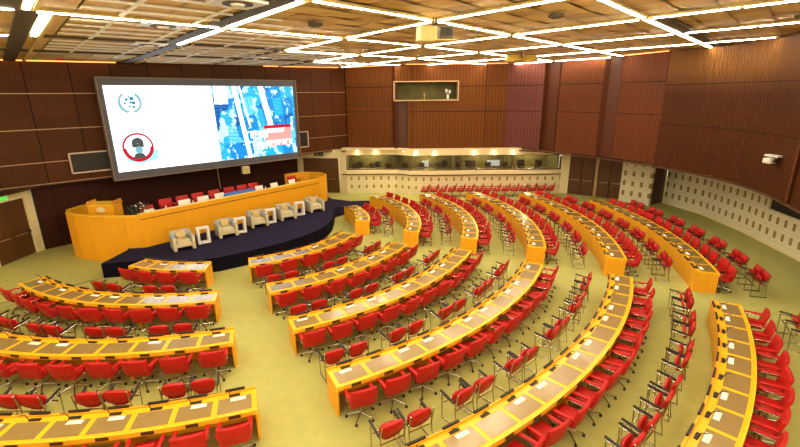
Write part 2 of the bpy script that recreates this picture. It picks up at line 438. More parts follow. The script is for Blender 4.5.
for x0, x1 in ((-22, 0), (0, 18.5)):
    ceil.add([(x0, -6, cz(x0) + .16), (x1, -6, cz(x1) + .16), (x1, 34, cz(x1) + .16), (x0, 34, cz(x0) + .16)], [(0, 3, 2, 1)], 1)
    ceil.add([(x0, -6, cz(x0) + .36), (x1, -6, cz(x1) + .36), (x1, 34, cz(x1) + .36), (x0, 34, cz(x0) + .36)], [(0, 1, 2, 3)], 1)
struct(ceil.build('ceiling', [M['ceil'], M['ceil2']]))

# lattice of strip lights
def strip_light(a, b, lit, wide, label):
    mid = ((a[0] + b[0]) / 2, (a[1] + b[1]) / 2)
    o = thing('ceiling_strip_light' if lit else 'ceiling_rail', label, 'ceiling light' if lit else 'ceiling rail', (mid[0], mid[1], cz(mid[0])), 0,
              'strip lights of the ceiling lattice' if lit else 'unlit rails of the ceiling lattice')
    so = .35 if wide and mid[0] < -7.6 else 0
    d = Vector((b[0] - a[0], b[1] - a[1], 0)); l = d.length; d.normalize()
    L0 = (mid[0], mid[1], cz(mid[0]))
    def pt(t, z, off=0):
        x = a[0] + d.x * t * l - d.y * off; y = a[1] + d.y * t * l + d.x * off
        return (x, y, cz(x) + z)
    h = MB(); h.bar(pt(0, -.02), pt(1, -.02), .15 if lit else .09, .06); 
    x = h.build('housing', M['rail'] if not lit else M['beige'], o, L0)
    if wide:
        h = MB(); h.bar(pt(0, -.03, -.30 + so), pt(1, -.03, -.30 + so), .38, .05); h.build('dark_slot', M['rail'], o, L0)
        h = MB(); h.bar(pt(0, -.03, .16 + so), pt(1, -.03, .16 + so), .10, .06); h.build('edge_trim', M['beige'], o, L0)
    if lit:
        for t0, t1 in ((.045, .49), (.51, .955)):
            h = MB(); w = .12 if wide else .07; h.bar(pt(t0, -.06, so), pt(t1, -.06, so), w, .025)
            h.build('tube', M['tubew'] if wide else M['tube'], o, L0)
    return o
mids = []
for i in range(-8, 8):
    for j in range(-5, 8):
        if (i + j) % 2: continue
        for (di, dj) in ((1, 1), (1, -1)):
            a = node(i, j); c = node(i + di, j + dj); m_ = ((a[0] + c[0]) / 2, (a[1] + c[1]) / 2)
            mids.append((a, c, m_, (i, j, dj)))
def clip_ok(p):
    x, y = p
    # inside the room below the ceiling: left of curved wall, in front of the stage wall
    if y > 30.6: return False
    if (x + 16.2) * (31.6 - 19.0) - (y - 19.0) * (-4.1 + 16.2) < 3: return False
    if x < -19: return False
    lim = [(-5, 10.5), (10, 11.2), (12.3, 12.4), (14.3, 13.3), (16.3, 13.9), (18.5, 14.2), (20.5, 14.1), (22.8, 13.6), (25.2, 12.3), (28.4, 10.1), (29.3, 9.5), (30.6, 7.4)]
    for (y0, x0), (y1, x1) in zip(lim, lim[1:]):
        if y0 <= y <= y1: return x < x0 + (x1 - x0) * (y - y0) / (y1 - y0) - .05
    return False
for a, c, m_, (i, j, dj) in mids:
    ok0, ok1 = clip_ok(a), clip_ok(c)
    if not clip_ok(m_) : continue
    if not (ok0 and ok1):
        # shorten to the wall
        g, e = (a, c) if ok0 else (c, a)
        if not clip_ok(g): continue
        t = 1.0
        while t > .5 and not clip_ok((g[0] + (e[0] - g[0]) * t, g[1] + (e[1] - g[1]) * t)): t -= .03
        e = (g[0] + (e[0] - g[0]) * t, g[1] + (e[1] - g[1]) * t)
        a, c = (g, e) if g[0] < e[0] else (e, g)
    if m_[1] < -2: continue
    lit = (m_[0] > -3.6) or (m_[1] < 13) or (m_[1] > 25 and m_[0] > -6) or (m_[1] < 14.6 and m_[0] > -7)
    # wide coves: two lines falling to the left and one rising to the right
    la = (m_[0] - 1) / DXL; lb = (m_[1] - 12.75) / DYL
    sdiff = round(la + lb, 2); tdiff = round(la - lb, 2)
    wide = (dj == -1 and sdiff in (-2.0, -4.0, -6.0) and m_[0] < -1.5 and sdiff != -6.0) or (dj == 1 and tdiff == 2.0 and m_[0] > 6)
    if dj == -1 and sdiff in (-2.0, -4.0) and m_[0] < -10.8 + (3 if sdiff == -2.0 else 0): lit = lit and sdiff == -4.0 and m_[0] > -13
    where = 'left' if m_[0] < -5 else ('right' if m_[0] > 6 else 'middle')
    lab = f"{'lit white fluorescent strip' if lit else 'unlit dark rail'} between gold ceiling tiles, {where} part of the ceiling lattice"
    strip_light(a, c, lit, wide, lab)

# pale cross rails of the left part of the ceiling
pr = MB()
for si in range(-9, 9):
    for k in range(K):
        for dirn in (0, 1):
            s_ = si + k / K
            prev = None
            for q in range(-45, 46):
                t = q / 5
                p = lat(s_, t) if dirn == 0 else lat(t, s_)
                good = clip_ok(p) and p[0] < -1.9 - max(0, (13 - p[1])) * .3 and p[1] > 8.0 and p[0] > -12.5 and (p[0] < -2.5 or p[1] > 18) and p[0] + p[1] > 3.2
                if dirn == 0 and k % 2: good = False
                if good and prev:
                    pr.bar((*prev, cz(prev[0]) - .02), (*p, cz(p[0]) - .02), .085, .04)
                prev = p if good else None
struct(pr.build('trim_1', M['railw']))

# round air diffusers in the ceiling
def diffuser(x, y, label, sq):
    o = thing('ceiling_diffuser', label, 'air vent', (x, y, cz(x)), 0, 'air diffusers in the ceiling')
    if sq:
        m = MB(); m.box((0, 0, -.06), (.95, .75, .05), rad(47)); m.build('plate', M['tubeoff'], o)
    m = MB(); m.lathe([(.30 if sq else .2, -.10), (.30 if sq else .2, -.04)], 18); m.build('outer_ring', M['rail'], o)
    m = MB(); m.lathe([(.12, -.13), (.16, -.09)], 18); m.build('inner_cone', M['railw'] if sq else M['rail'], o)
for x, y, t, sq in ((-3.2, 9.6, 'white ringed air diffuser nearest above the stage, between pale ceiling rails', 1), (-5.9, 11.9, 'square white air diffuser between the two wide left light coves', 1),
                    (-8.2, 15.4, 'pale air diffuser above the left end of the screen', 1), (4.0, 12.0, 'small dark round air diffuser right of the ceiling projector', 0),
                    (-2.2, 12.6, 'small dark round air diffuser left of the ceiling projector', 0), (10.6, 12.4, 'small dark round air diffuser beside the right wide light cove', 0),
                    (-6.6, 21.5, 'pale air diffuser high above the right end of the screen', 1)):
    diffuser(x, y, t, sq)

# ---------------------------------------------------------------- walls
w = MB(); w.wall([(-17.3, -6), (-16.95, 8), (-16.74, 17.05)], 0, 3.03, .3, out=1); struct(w.build('wall_left_lower', M['cream']))
w = MB(); w.wall([(-19.7, -6), (-19.7, 15.36)], 0, cz, .5, out=1, u0=.3); struct(w.build('wall_left', M['leftwood']))
w = MB(); w.wall(DIAGU, 3.03, cz, .4, out=1, u0=.9); struct(w.build('wall_stage', M['diagwood']))
w = MB(); w.wall([(-16.1, 19.75), (-7.3, 31.1)], 0, 3.03, .3, out=1); struct(w.build('wall_stage_lower', M['lowdark']))
w = MB(); w.prism([(-16.75, 16.0), (-16.0, 16.2), (-15.9, 19.2), (-4.0, 31.6), (-4.2, 33), (-16.9, 19.6)], 3.0, 3.05); struct(w.build('trim_2', M['soffit']))
# brass rails across the wood panelling
for k, z in enumerate((6.97, 5.46, 4.03, 3.08)):
    t = MB(); t.bar((-19.65, 15.34, z), (-3.72, 31.93, z), .03, .035)
    struct(t.build('trim_%d' % (k + 3), M['brass']))
# left door with cream surround
w = MB(); w.wall([(-16.74, 17.05), (-16.61, 18.82)], 2.58, 3.03, .3, out=1); w.wall([(-16.61, 18.82), (-16.58, 19.2)], 0, 3.03, .3, out=1)
struct(w.build('trim_7', M['cream']))
w = MB(); w.wall([(-16.55, 19.2), (-16.1, 19.75)], 0, 3.03, .3, out=1); struct(w.build('trim_8', M['lowdark']))
def leaf_door(name, a, b, h, nleaf, rail=True):
    a = Vector(a); b = Vector(b); d = (b - a); l = d.length; d.normalize(); n = Vector((d.y, -d.x))
    if n.y > 0 and abs(d.x) > .3: n = -n
    o = bpy.data.objects.new(name, None); COL.objects.link(o); o.location = (a.x, a.y, 0); o['kind'] = 'structure'
    for k in range(nleaf):
        p = a + d * (l * k / nleaf + .02); q = a + d * (l * (k + 1) / nleaf - .02)
        m = MB(); m.wall([tuple(p), tuple(q)], .01, h, .08, out=1); lf = m.build('door_leaf', M['doorwood'], o, (a.x, a.y, 0))
        if rail:
            s = .05
            m = MB(); m.bar((*(p + d * .08 + n * s), 1.02), (*(q - d * .08 + n * s), 1.02), .04, .04); m.build('push_bar', M['brass'], lf, (0, 0, 0))
            m = MB(); m.box((*((q - d * .12) + n * s), 1.08), (.16, .07, .12), atan2(d.y, d.x)); m.build('lock', M['chrome'], lf, (0, 0, 0))
            for c in lf.children: 
                c.data.transform(Matrix.Translation((-a.x, -a.y, 0)))
    return o
leaf_door('door_1', (-16.8, 17.06), (-16.68, 18.81), 2.58, 2)
def exit_sign(x, y, z, rz, label):
    o = thing('exit_sign', label, 'sign', (x, y, z), rz)
    m = MB(); m.box((0, 0, 0), (.62, .06, .24)); m.build('sign_box', M['green'] if z > 2.81 else M['leaf'], o)
    # running figure and arrow in white
    m = MB(); m.box((-.1, -.035, .05), (.05, .01, .05)); m.box((-.1, -.035, -.01), (.05, .01, .08)); m.box((-.13, -.035, -.06), (.03, .01, .06)); m.box((-.06, -.035, -.06), (.03, .01, .06))
    m.box((.12, -.035, 0), (.16, .01, .03)); m.box((.19, -.035, 0), (.03, .01, .1)); m.build('pictogram', M['tubeoff'], o)
exit_sign(-16.55, 17.6, 2.83, rad(88), 'green lit exit sign over the brown double door at the left wall')

# far wall, lower part with door, gallery windows and square pattern
w = MB(); w.wall([(-7.5, 31.3), (-6.95, 31.2)], 0, 3.1, .3, out=1); w.wall([(-4.3, 30.85), (-3.75, 30.7)], 0, 3.1, .3, out=1)
w.wall([(-6.95, 31.2), (-4.3, 30.85)], 2.5, 3.1, .3, out=1); struct(w.build('trim_9', M['creaml']))
leaf_door('door_2', (-6.93, 31.22), (-4.32, 30.87), 2.5, 1)
exit_sign(-5.7, 30.9, 2.8, rad(-6), 'dim exit sign above the brown single door behind the podium')
LOW = [(-3.75, 30.65), (-.2, 30.65), (.8, 30.0), (11.2, 30.0)]
w = MB(); w.wall(LOW, 0, 1.42, .25, out=1, u0=.47); struct(w.build('wall_back_lower', M['sqfar']))
w = MB()
LG = [(-3.75, 30.55), (-.15, 30.55), (.85, 29.9), (11.2, 29.9)]
w.wall(LG, 1.42, 1.68, .8, out=1); struct(w.build('trim_10', M['creaml']))
w = MB(); w.wall([(p[0], p[1] - .03) for p in LG], 1.36, 1.42, .3, out=1); struct(w.build('trim_11', M['brown']))
w = MB(); w.wall(LOW, 2.74, 3.2, .25, out=1); struct(w.build('trim_12', M['creaml']))
w = MB(); w.wall([(11.2, 29.95), (11.75, 29.85)], 0, 3.1, .4, out=1); struct(w.build('trim_13', M['cream']))
# interpreter booths behind the glass
for nm, c_, d_ in (('wall_booth_back', (3.7, 33.2, 2.2), (15.6, .1, 1.6)), ('floor_booth', (3.7, 32, 1.38), (15.6, 2.6, .08)), ('ceiling_booth', (3.7, 32, 3.0), (15.6, 2.6, .08)),
                   *(('wall_booth_side', (x, 32, 2.2), (.08, 2.3, 1.5)) for x in (-3.9, -.3, 4.0, 8.0, 11.3))):
    w = MB(); w.box(c_, d_); struct(w.build(nm, M['olive']))
for x in (-2, 2, 6, 9.6):  # bare point lights added to lighten the olive booth interiors, no fixtures modelled
    ld = bpy.data.lights.new('booth_fill_light', 'POINT'); ld.energy = 220; ld.color = (1, .9, .55); ld.shadow_soft_size = .15
    lo = bpy.data.objects.new('booth_fill_light', ld); COL.objects.link(lo); lo.location = (x, 32.2, 2.8)
win = bpy.data.objects.new('window_1', None); COL.objects.link(win); win.location = (3.7, 30.3, 1.68); win['kind'] = 'structure'
m = MB()
pan = [((-3.7, 30.72), (-.2, 30.72)), ((-.2, 30.72), (.8, 30.07)), ((.8, 30.07), (4.2, 30.07)), ((4.2, 30.07), (8.0, 30.07)), ((8.0, 30.07), (11.2, 30.07))]
for a, c in pan:
    m = MB(); m.wall([a, c], 1.7, 2.74, .03, out=1); m.build('pane', M['glass'], win, (3.7, 30.3, 1.68))
m = MB()
for a, c in pan:
    m.bar((*a, 2.72), (*c, 2.72), .06, .05); m.bar((*a, 1.72), (*c, 1.72), .06, .09); m.box((a[0], a[1], 2.21), (.06, .06, 1.02))
m.box((11.15, 30.07, 2.15), (.1, .08, .9))
m.build('window_frame', M['brown'], win, (3.7, 30.3, 1.68))
for k, (x, s) in enumerate(((1.9, .5), (3.3, .35), (5.2, .7), (6.9, .9), (8.9, .5), (-1.6, .4), (-2.9, .4), (10.2, .5))):
    o = thing('booth_monitor', '%s monitor inside the interpreter booths behind the gallery glass' % ORD[[6, 5, 7, 0, 1, 2, 3, 4].index(k) if k in (6, 5, 7, 0, 1, 2, 3, 4) else 0], 'monitor', (x, 31.85, 1.42), 0, 'screens in the interpreter booths')
    m = MB(); m.box((0, 0, .48), (s, .05, .42)); m.build('casing', M['mon'] if k in (0, 3) else M['black'], o)
    m = MB(); m.box((0, 0, .15), (.06, .05, .28)); m.box((0, 0, .02), (.25, .2, .03)); m.build('stand', M['black'], o)
for k in range(12):
    x = -3.2 + k * 1.2 + (.25 if k == 6 else 0)
    o = thing('booth_chair', 'dim interpreter chair seen through gallery glass, %s from the left' % ORD[k], 'chair', (x, 31.35, 1.43), 0, 'chairs in the interpreter booths')
    m = MB(); m.box((0, 0, .45), (.42, .06, .34)); m.build('backrest', M['brown'], o); m = MB(); m.box((0, -.0, .2), (.4, .36, .06)); m.build('seat', M['brown'], o)
    m = MB(); m.box((0, 0, .1), (.06, .06, .2)); m.build('post', M['black'], o)

# upper wall over the gallery and the right side
def seg_wall(name, pts, mat, z0=3.12, u0=0.0, th=.35, kids=None):
    w = MB(); w.wall(pts, z0, cz, th, out=1, u0=u0); return struct(w.build(name, mat))
# piece with the projection window hole
ZW0, ZW1 = 6.42, 7.58
w = MB()
w.wall([(-3.72, 31.9), (-.45, 30.9)], 3.12, cz, .35, out=1)
w.wall([(.6, 30.6), (3.95, 30.6)], 3.12, ZW0, .35, out=1, u0=4.7); w.wall([(-.25, 30.6), (3.95, 30.6)], ZW1, cz, .35, out=1, u0=3.85)
w.wall([(3.95, 30.6), (7.3, 30.6)], 3.12, cz, .35, out=1, u0=8.05)
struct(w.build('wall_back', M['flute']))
w = MB(); w.wall([(-.45, 31.0), (.62, 30.95)], 3.12, ZW0, .2, out=1); w.wall([(-.45, 30.9), (-.25, 30.6)], 3.12, cz, .2, out=1); struct(w.build('wall_back_recess', M['strip']))
bw = bpy.data.objects.new('window_2', None); COL.objects.link(bw); bw.location = (1.85, 30.6, ZW0); bw['kind'] = 'structure'
m = MB(); m.box((1.85, 31.6, 7.0), (4.2, .05, 1.2)); m.box((1.85, 31.1, ZW0 + .02), (4.2, 1.0, .04)); m.box((1.85, 31.1, ZW1 - .02), (4.2, 1.0, .04)); m.box((-.23, 31.1, 7), (.05, 1.0, 1.2)); m.box((3.93, 31.1, 7), (.05, 1.0, 1.2))
m.build('booth_interior', M['olive'], bw, (1.85, 30.6, ZW0))
m = MB(); m.box((1.85, 30.55, ZW0 - .03), (4.4, .16, .08)); m.box((1.85, 30.55, ZW1 + .03), (4.4, .16, .08)); m.box((-.31, 30.55, 7), (.08, .16, 1.2)); m.box((4.01, 30.55, 7), (.08, .16, 1.2))
m.build('window_frame', M['brass'], bw, (1.85, 30.6, ZW0))
o = thing('spotlight', 'white spotlight stand inside the projection window of the back wall', 'lamp', (3.35, 30.9, ZW0 + .04))
m = MB(); m.box((0, 0, .12), (.14, .14, .24)); m.build('stand', M['tubeoff'], o)
m = MB(); m.lathe([(.05, 0), (.09, .05), (.09, .2), (.04, .24)], 10, (-.1, 0, .42)); m.lathe([(.05, 0), (.09, .05), (.09, .2), (.04, .24)], 10, (.12, 0, .36)); m.tube([(0, 0, .2), (-.1, 0, .45)], .02); m.tube([(0, 0, .2), (.12, 0, .4)], .02); m.build('lamp_head', M['tubeoff'], o)
o = thing('desk_lamp', 'small pale lamp low inside the projection window', 'lamp', (1.75, 30.95, ZW0 + .04))
m = MB(); m.lathe([(.08, 0), (.03, .03), (.02, .25), (.07, .3), (.03, .38)], 10); m.build('lamp_body', M['beige'], o)

seg_wall('wall_right_panel', [(7.3, 30.6), (7.45, 30.6), (9.35, 29.35)], M['flutep'])
seg_wall('wall_right_pilaster', [(9.35, 29.35), (9.6, 29.55), (10.1, 28.75), (10.1, 28.45)], M['strip'])
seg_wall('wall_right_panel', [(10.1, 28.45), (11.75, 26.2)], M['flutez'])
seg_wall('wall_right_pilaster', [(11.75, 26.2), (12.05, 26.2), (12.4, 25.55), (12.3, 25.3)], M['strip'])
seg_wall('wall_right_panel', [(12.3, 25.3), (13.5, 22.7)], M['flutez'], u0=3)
big = [(13.35, 22.75), (13.75, 21.6), (14.05, 20.4), (14.2, 19.2), (14.2, 18.0), (14.02, 16.8), (13.7, 15.6), (13.25, 14.4)]
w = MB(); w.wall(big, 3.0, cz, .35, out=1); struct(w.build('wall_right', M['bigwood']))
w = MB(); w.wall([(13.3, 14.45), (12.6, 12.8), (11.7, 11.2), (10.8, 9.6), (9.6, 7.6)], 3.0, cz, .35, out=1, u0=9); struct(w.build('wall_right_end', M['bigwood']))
t = MB(); t.bar((13.2, 14.4, 3), (13.2, 14.4, 8.7), .1, .1); struct(t.build('trim_14', M['strip']))
t = MB()
e_ = [(7.45, 30.55), (9.35, 29.3), (10.1, 28.4), (11.75, 26.15), (12.3, 25.25), (13.4, 22.7), (13.72, 21.6), (14.02, 20.4), (14.17, 19.2), (14.17, 18.0), (14.0, 16.8), (13.67, 15.6), (13.22, 14.4), (12.57, 12.8), (11.67, 11.2)]
for a, c in zip(e_, e_[1:]): t.bar((*a, 3.02), (*c, 3.02), .1, .08)
struct(t.build('trim_15', M['brown']))
# soffit under the overhanging upper wall
w = MB(); w.prism([(7.4, 30.9), (9.6, 29.6), (12.0, 26.4), (13.5, 22.9), (14.3, 20), (14.3, 18), (13.9, 15.9), (12.6, 12.6), (9.7, 7.7), (18, 7.7), (19, 30), (12, 31.5)], 3.06, 3.12)
struct(w.build('trim_16', M['soffit']))
w = MB(); w.prism([(-4.2, 31.8), (-4.0, 30.4), (7.4, 30.2), (7.4, 31.2)], 3.1, 3.16); struct(w.build('trim_17', M['creaml']))

# right side: doors, block pier, dark recess, block wall
w = MB(); w.wall([(13.12, 28.93), (13.28, 28.8)], 0, 3.05, .2, out=1); struct(w.build('trim_18', M['brass']))
w = MB(); w.wall([(11.75, 29.85), (14.45, 27.85)], 2.85, 3.06, .2, out=1); struct(w.build('trim_19', M['brown']))
w = MB(); w.wall([(11.75, 30.05), (14.6, 27.98)], 0, 3.05, .1, out=1); struct(w.build('wall_door_backing', M['soffit']))
leaf_door('door_3', (11.78, 29.9), (13.1, 28.95), 2.85, 2)
leaf_door('door_4', (13.3, 28.78), (14.48, 27.88), 2.85, 2)
w = MB(); w.wall([(14.45, 27.9), (14.25, 27.6), (15.45, 26.2)], 0, 3.06, .3, out=1, u0=.1); struct(w.build('wall_right_pier', M['sqright']))
w = MB(); w.wall([(15.45, 26.3), (16.78, 26.98)], 0, 3.06, .1, out=1); struct(w.build('wall_right_recess', M['under']))
RW = [(16.75, 26.9), (17.3, 24.0), (17.12, 20.6), (16.9, 19.3)]
RW2 = [(16.9, 19.3), (16.46, 16.56), (15.7, 13.5), (14.8, 10.8), (13.6, 8.2)]
w = MB(); u_ = w.wall(RW, 0, 3.06, .3, out=1); w.wall(RW2, 0, 1.6, .3, out=1, u0=u_); struct(w.build('wall_right_lower', M['sqright']))
w = MB(); w.wall([(p[0] + .1, p[1]) for p in RW2], 1.6, 3.06, .1, out=1); struct(w.build('window_3', M['black']))
t = MB()
for a, c in zip(RW + RW2[1:], (RW + RW2[1:])[1:]): t.bar((a[0] - .03, a[1], .05), (c[0] - .03, c[1], .05), .04, .1)
struct(t.build('baseboard_right', M['cream']))

# downlights under the upper back wall
for k, x in enumerate((-2.95, -1.65, .25, 1.15, 2.45, 5.15, 6.5, 7.8)):
    y = 30.52 if x < 0 else 29.92
    o = thing('downlight', 'small round lit downlight above the gallery glass, %s from the left' % ORD[k], 'ceiling light', (x, y, 3.09), 0, 'downlights above the gallery')
    m = MB(); m.lathe([(.09, -.015), (.09, .0)], 12); m.build('lamp', M['down'], o)
    m = MB(); m.lathe([(.12, -.006), (.12, .004)], 12); m.build('rim', M['brass'], o)
    ld = bpy.data.lights.new('downlight_beam', 'SPOT'); ld.energy = 55; ld.color = (1, .82, .5); ld.spot_size = rad(120); ld.spot_blend = 1; ld.shadow_soft_size = .08
    lo = bpy.data.objects.new('downlight_beam', ld); COL.objects.link(lo); lo.parent = o; lo.location = (0, -.08, -.03); lo.rotation_euler = (rad(0), 0, 0)
# orange glow at the top of the wood walls
for (a, c, z) in (((-8.0, 27.4, 0), (-4.1, 31.4, 0), .1), ((-18.5, 16.4, 0), (-13.3, 21.8, 0), .1), ((-3.6, 31.5, 0), (-.5, 30.7, 0), .1), ((.5, 30.35, 0), (7.2, 30.35, 0), .1), ((10.1, 28.1, 0), (11.6, 26.1, 0), .1), ((12.2, 25.0, 0), (13.2, 22.7, 0), .1)):
    t = MB(); t.bar((a[0], a[1], cz(a[0]) - .02), (c[0], c[1], cz(c[0]) - .02), .07, .04)
    o = t.build('cove_light', M['cove'], None, ((a[0] + c[0]) / 2, (a[1] + c[1]) / 2, cz(a[0])))
    tag(o, 'orange glowing cove strip where the %s meets the ceiling' % {-8.0: 'wood wall right of the screen', -18.5: 'wood wall left of the screen', -3.6: 'fluted wall left of the projection window', .5: 'back wall over the gallery', 10.1: 'first zigzag panel', 12.2: 'second zigzag panel'}[a[0]], 'cove light', 'orange cove lights')

# framed dark openings beside the screen, on the stage wall
def dirv(): 
    d = Vector((12.1, 12.6)); d.normalize(); return d
DD = dirv(); DN = Vector((DD.y, -DD.x))
def dg(s, off, z):
    p = Vector((-16.2, 19.0)) + DD * s + DN * off
    return (p.x, p.y, z)

# ---------------------------------------------------------------- screen
# screen plane, hung in front of the stage wall
SA = Vector((-13.82, 20.83)); SB = Vector((-6.44, 28.52)); SD = (SB - SA); SW = SD.length; SD.normalize(); SN = Vector((SD.y, -SD.x))
SZ0, SZ1 = 2.88, 7.70
def sp(u, v, off=0.0):  # u metres right, v metres up
    p = SA + SD * u + SN * off; return (p.x, p.y, SZ0 + v)
SH = SZ1 - SZ0
scr = thing('projection_screen', 'huge lit projection screen in grey frame on the dark wood stage wall', 'screen', sp(SW / 2, 0))
SO = Vector(sp(SW / 2, 0))
def squad(mb, u0, v0, u1, v1, off, mi=0):
    mb.add([sp(u0, v0, off), sp(u1, v0, off), sp(u1, v1, off), sp(u0, v1, off)], [(0, 1, 2, 3)], mi, [(u0, v0), (u1, v0), (u1, v1), (u0, v1)])
def sbox(mb, u0, v0, u1, v1, o0, o1):
    vs = [sp(u0, v0, o0), sp(u1, v0, o0), sp(u1, v1, o0), sp(u0, v1, o0), sp(u0, v0, o1), sp(u1, v0, o1), sp(u1, v1, o1), sp(u0, v1, o1)]
    mb.add(vs, [(3, 2, 1, 0), (4, 5, 6, 7), (0, 1, 5, 4), (1, 2, 6, 5), (2, 3, 7, 6), (3, 0, 4, 7)])
m = MB(); sbox(m, .0, .0, SW, SH, -.25, 0); m.build('casing', M['grey'], scr, SO)
m = MB()
for q in ((0, 0, SW, .06), (0, SH - .06, SW, SH), (0, 0, .07, SH), (SW - .07, 0, SW, SH)): sbox(m, *q, 0, .08)
m.build('frame_edge', M['edge'], scr, SO)
U0, U1, V0, V1 = .27, SW - .25, .40, SH - .38
UM = U0 + (U1 - U0) * .495
m = MB(); squad(m, U0, V0, U1, V1, .02); m.build('slide', M['swhite'], scr, SO)
m = MB()
m.add([sp(UM + .1, V0, .03), sp(U1, V0, .03), sp(U1, V1, .03), sp(UM, V1, .03)], [(0, 1, 2, 3)], 0, [(UM, V0), (U1, V0), (U1, V1), (UM, V1)])
m.build('city_picture', M['city'], scr, SO)
m = MB()
for a, c, w_ in (((UM + 1.15, V1), (UM + 1.75, V0), .26), ((UM + 1.55, V1), (UM + 2.0, V0 + 1.8), .1), ((UM + 2.75, V1), (UM + 3.35, V0 + 1.2), .34), ((UM + .1, V1 - .95), (UM + .1, V1), .75)):
    m.add([sp(a[0], a[1], .035), sp(c[0], c[1], .035), sp(c[0] + w_, c[1], .035), sp(a[0] + w_, a[1], .035)], [(0, 1, 2, 3)])
m.build('street', M['swhite'], scr, SO)
m = MB(); squad(m, U1 - 2.2, V0 + .55, U1 - .35, V0 + 1.75, .04); m.build('red_card', M['spink'], scr, SO)
m = MB(); squad(m, U1 - 2.2, V0 + 1.62, U1 - .35, V0 + 1.8, .045); m.build('card_header', M['sred'], scr, SO)
rr = random.Random(3)
for row, (ua, ub, vv, hh) in enumerate(((UM + 1.75, UM + 3.1, V0 + 1.1, .42), (UM + 2.4, UM + 3.4, V0 + .42, .4), (U1 - 2.1, U1 - .5, V0 + .6, .3), (U1 - 2.0, U1 - .9, V0 + 1.35, .25))):
    u = ua; m = MB()
    while u < ub:
        squad(m, u, vv, u + .07, vv + hh, .05); k = rr.random()
        if k < .6: squad(m, u, vv + hh * .8, u + .19, vv + hh, .05)
        if k > .3: squad(m, u, vv + hh * .4, u + .16, vv + hh * .55, .05)
        if k > .5: squad(m, u + .13, vv, u + .19, vv + hh, .05)
        u += .26
    m.build('lettering', M['swhite'], scr, SO)
def disc(mb, cu, cv, r0, r1, a0, a1, off, n=28):
    for k in range(n):
        t0, t1 = rad(a0 + (a1 - a0) * k / n), rad(a0 + (a1 - a0) * (k + 1) / n)
        mb.add([sp(cu + r0 * cos(t0), cv + r0 * sin(t0), off), sp(cu + r1 * cos(t0), cv + r1 * sin(t0), off), sp(cu + r1 * cos(t1), cv + r1 * sin(t1), off), sp(cu + r0 * cos(t1), cv + r0 * sin(t1), off)], [(0, 1, 2, 3)])
# pale emblem with wreath, upper left of the slide
eu, ev = U0 + 1.0, V1 - .78
m = MB()
for sgn in (-1, 1):
    for k in range(11):
        a = rad(-70 + k * 12); r = .46
        x, y = eu + sgn * r * cos(a), ev + r * sin(a)
        ca, sa = cos(a + sgn * .0), sin(a)
        m.add([sp(x - .03, y - .09, .05), sp(x + .075, y, .05), sp(x + .03, y + .09, .05), sp(x - .075, y, .05)], [(0, 1, 2, 3)])
m.build('emblem_wreath', M['semb'], scr, SO)
m = MB()
for dx, dy, s in ((-.12, .12, .09), (.08, .16, .12), (-.2, -.03, .07), (.02, 0, .08), (.14, -.02, .11), (-.04, -.18, .07), (.12, -.2, .08), (-.02, .25, .05)):
    disc(m, eu + dx * 1.1, ev + dy * 1.1, 0, s * .85, 0, 360, .05, 8)
m.build('emblem_globe', M['sblue'], scr, SO)
# round red badge with a bearded head in a cap, lower left
bu, bv = U0 + 1.02, V0 + 1.12; B_ = .8
def bq(mb, a, b_, c_, d2, off): squad(mb, bu + a * B_, bv + b_ * B_, bu + c_ * B_, bv + d2 * B_, off)
def bd(mb, x, y, r0, r1, a0, a1, off): disc(mb, bu + x * B_, bv + y * B_, r0 * B_, r1 * B_, a0, a1, off)
m = MB(); m.add([sp(bu + x * B_, bv + y * B_, .04) for x, y in ((-.75, -.2), (-.7, -.8), (.1, -1.0), (1.0, -.8), (1.1, -.2))], [(0, 1, 2, 3, 4)])
m.build('pale_blue_base', M['scyan'], scr, SO)
m = MB(); bd(m, 0, 0, 0, .84, 0, 360, .045); m.build('badge_disc', M['swhite'], scr, SO)
m = MB(); bd(m, 0, 0, .76, .88, 0, 180, .05); bd(m, 0, 0, .66, .88, 180, 360, .05); m.build('badge_ring', M['sred'], scr, SO)
m = MB(); bd(m, 0, .25, 0, .34, -10, 190, .05); bq(m, -.33, .0, .33, .24, .05)
m.build('badge_cap', M['sgrey'], scr, SO)
m = MB(); m.add([sp(bu + x * B_, bv + y * B_, .05) for x, y in ((-.38, -.68), (.38, -.68), (.25, -.4), (0, -.3), (-.25, -.4))], [(0, 1, 2, 3, 4)]); m.build('badge_shoulders', M['sgrey'], scr, SO)
m = MB(); bd(m, .02, -.16, 0, .22, 0, 360, .055); m.build('badge_beard', M['semb'], scr, SO)

# framed dark openings in the stage wall, left and right of the screen
def opening(s0, s1, z0, z1, label):
    c = dg((s0 + s1) / 2, .05, z0); o = thing('framed_opening', label, 'booth window', c, 0)
    C_ = Vector(c)
    m = MB(); m.add([dg(s0, .12, z0), dg(s1, .12, z0), dg(s1, .12, z1), dg(s0, .12, z1)], [(0, 1, 2, 3)]); m.build('dark_glass', M['black'], o, C_)
    m = MB()
    for a, c2 in ((dg(s0, .15, z0), dg(s1, .15, z0)), (dg(s0, .15, z1), dg(s1, .15, z1))): m.bar(a, c2, .05, .06)
    for s in (s0, s1): m.bar(dg(s, .15, z0), dg(s, .15, z1), .06, .05)
    m.build('frame', M['pinkish'], o, C_)
opening(1.47, 4.0, 3.43, 4.33, 'dark window in pale frame at the lower left of the screen')
opening(13.2, 14.5, 3.52, 4.5, 'small dark window in pale frame right of the screen')
o = thing('wall_speaker', 'small cream speaker box hanging below the right part of the screen', 'speaker', sp(SW * .63, -.38, .1), atan2(SD.y, SD.x))
m = MB(); m.box((0, 0, .1), (.38, .3, .42)); m.build('cabinet', M['creaml'], o); m = MB(); m.box((0, -.16, .1), (.3, .02, .34)); m.build('grille', M['beige'], o)
tb = MB(); tb.tube([(-10.9, 25.9, 2.9), (-10.8, 25.8, 1.4)], .03, 6)
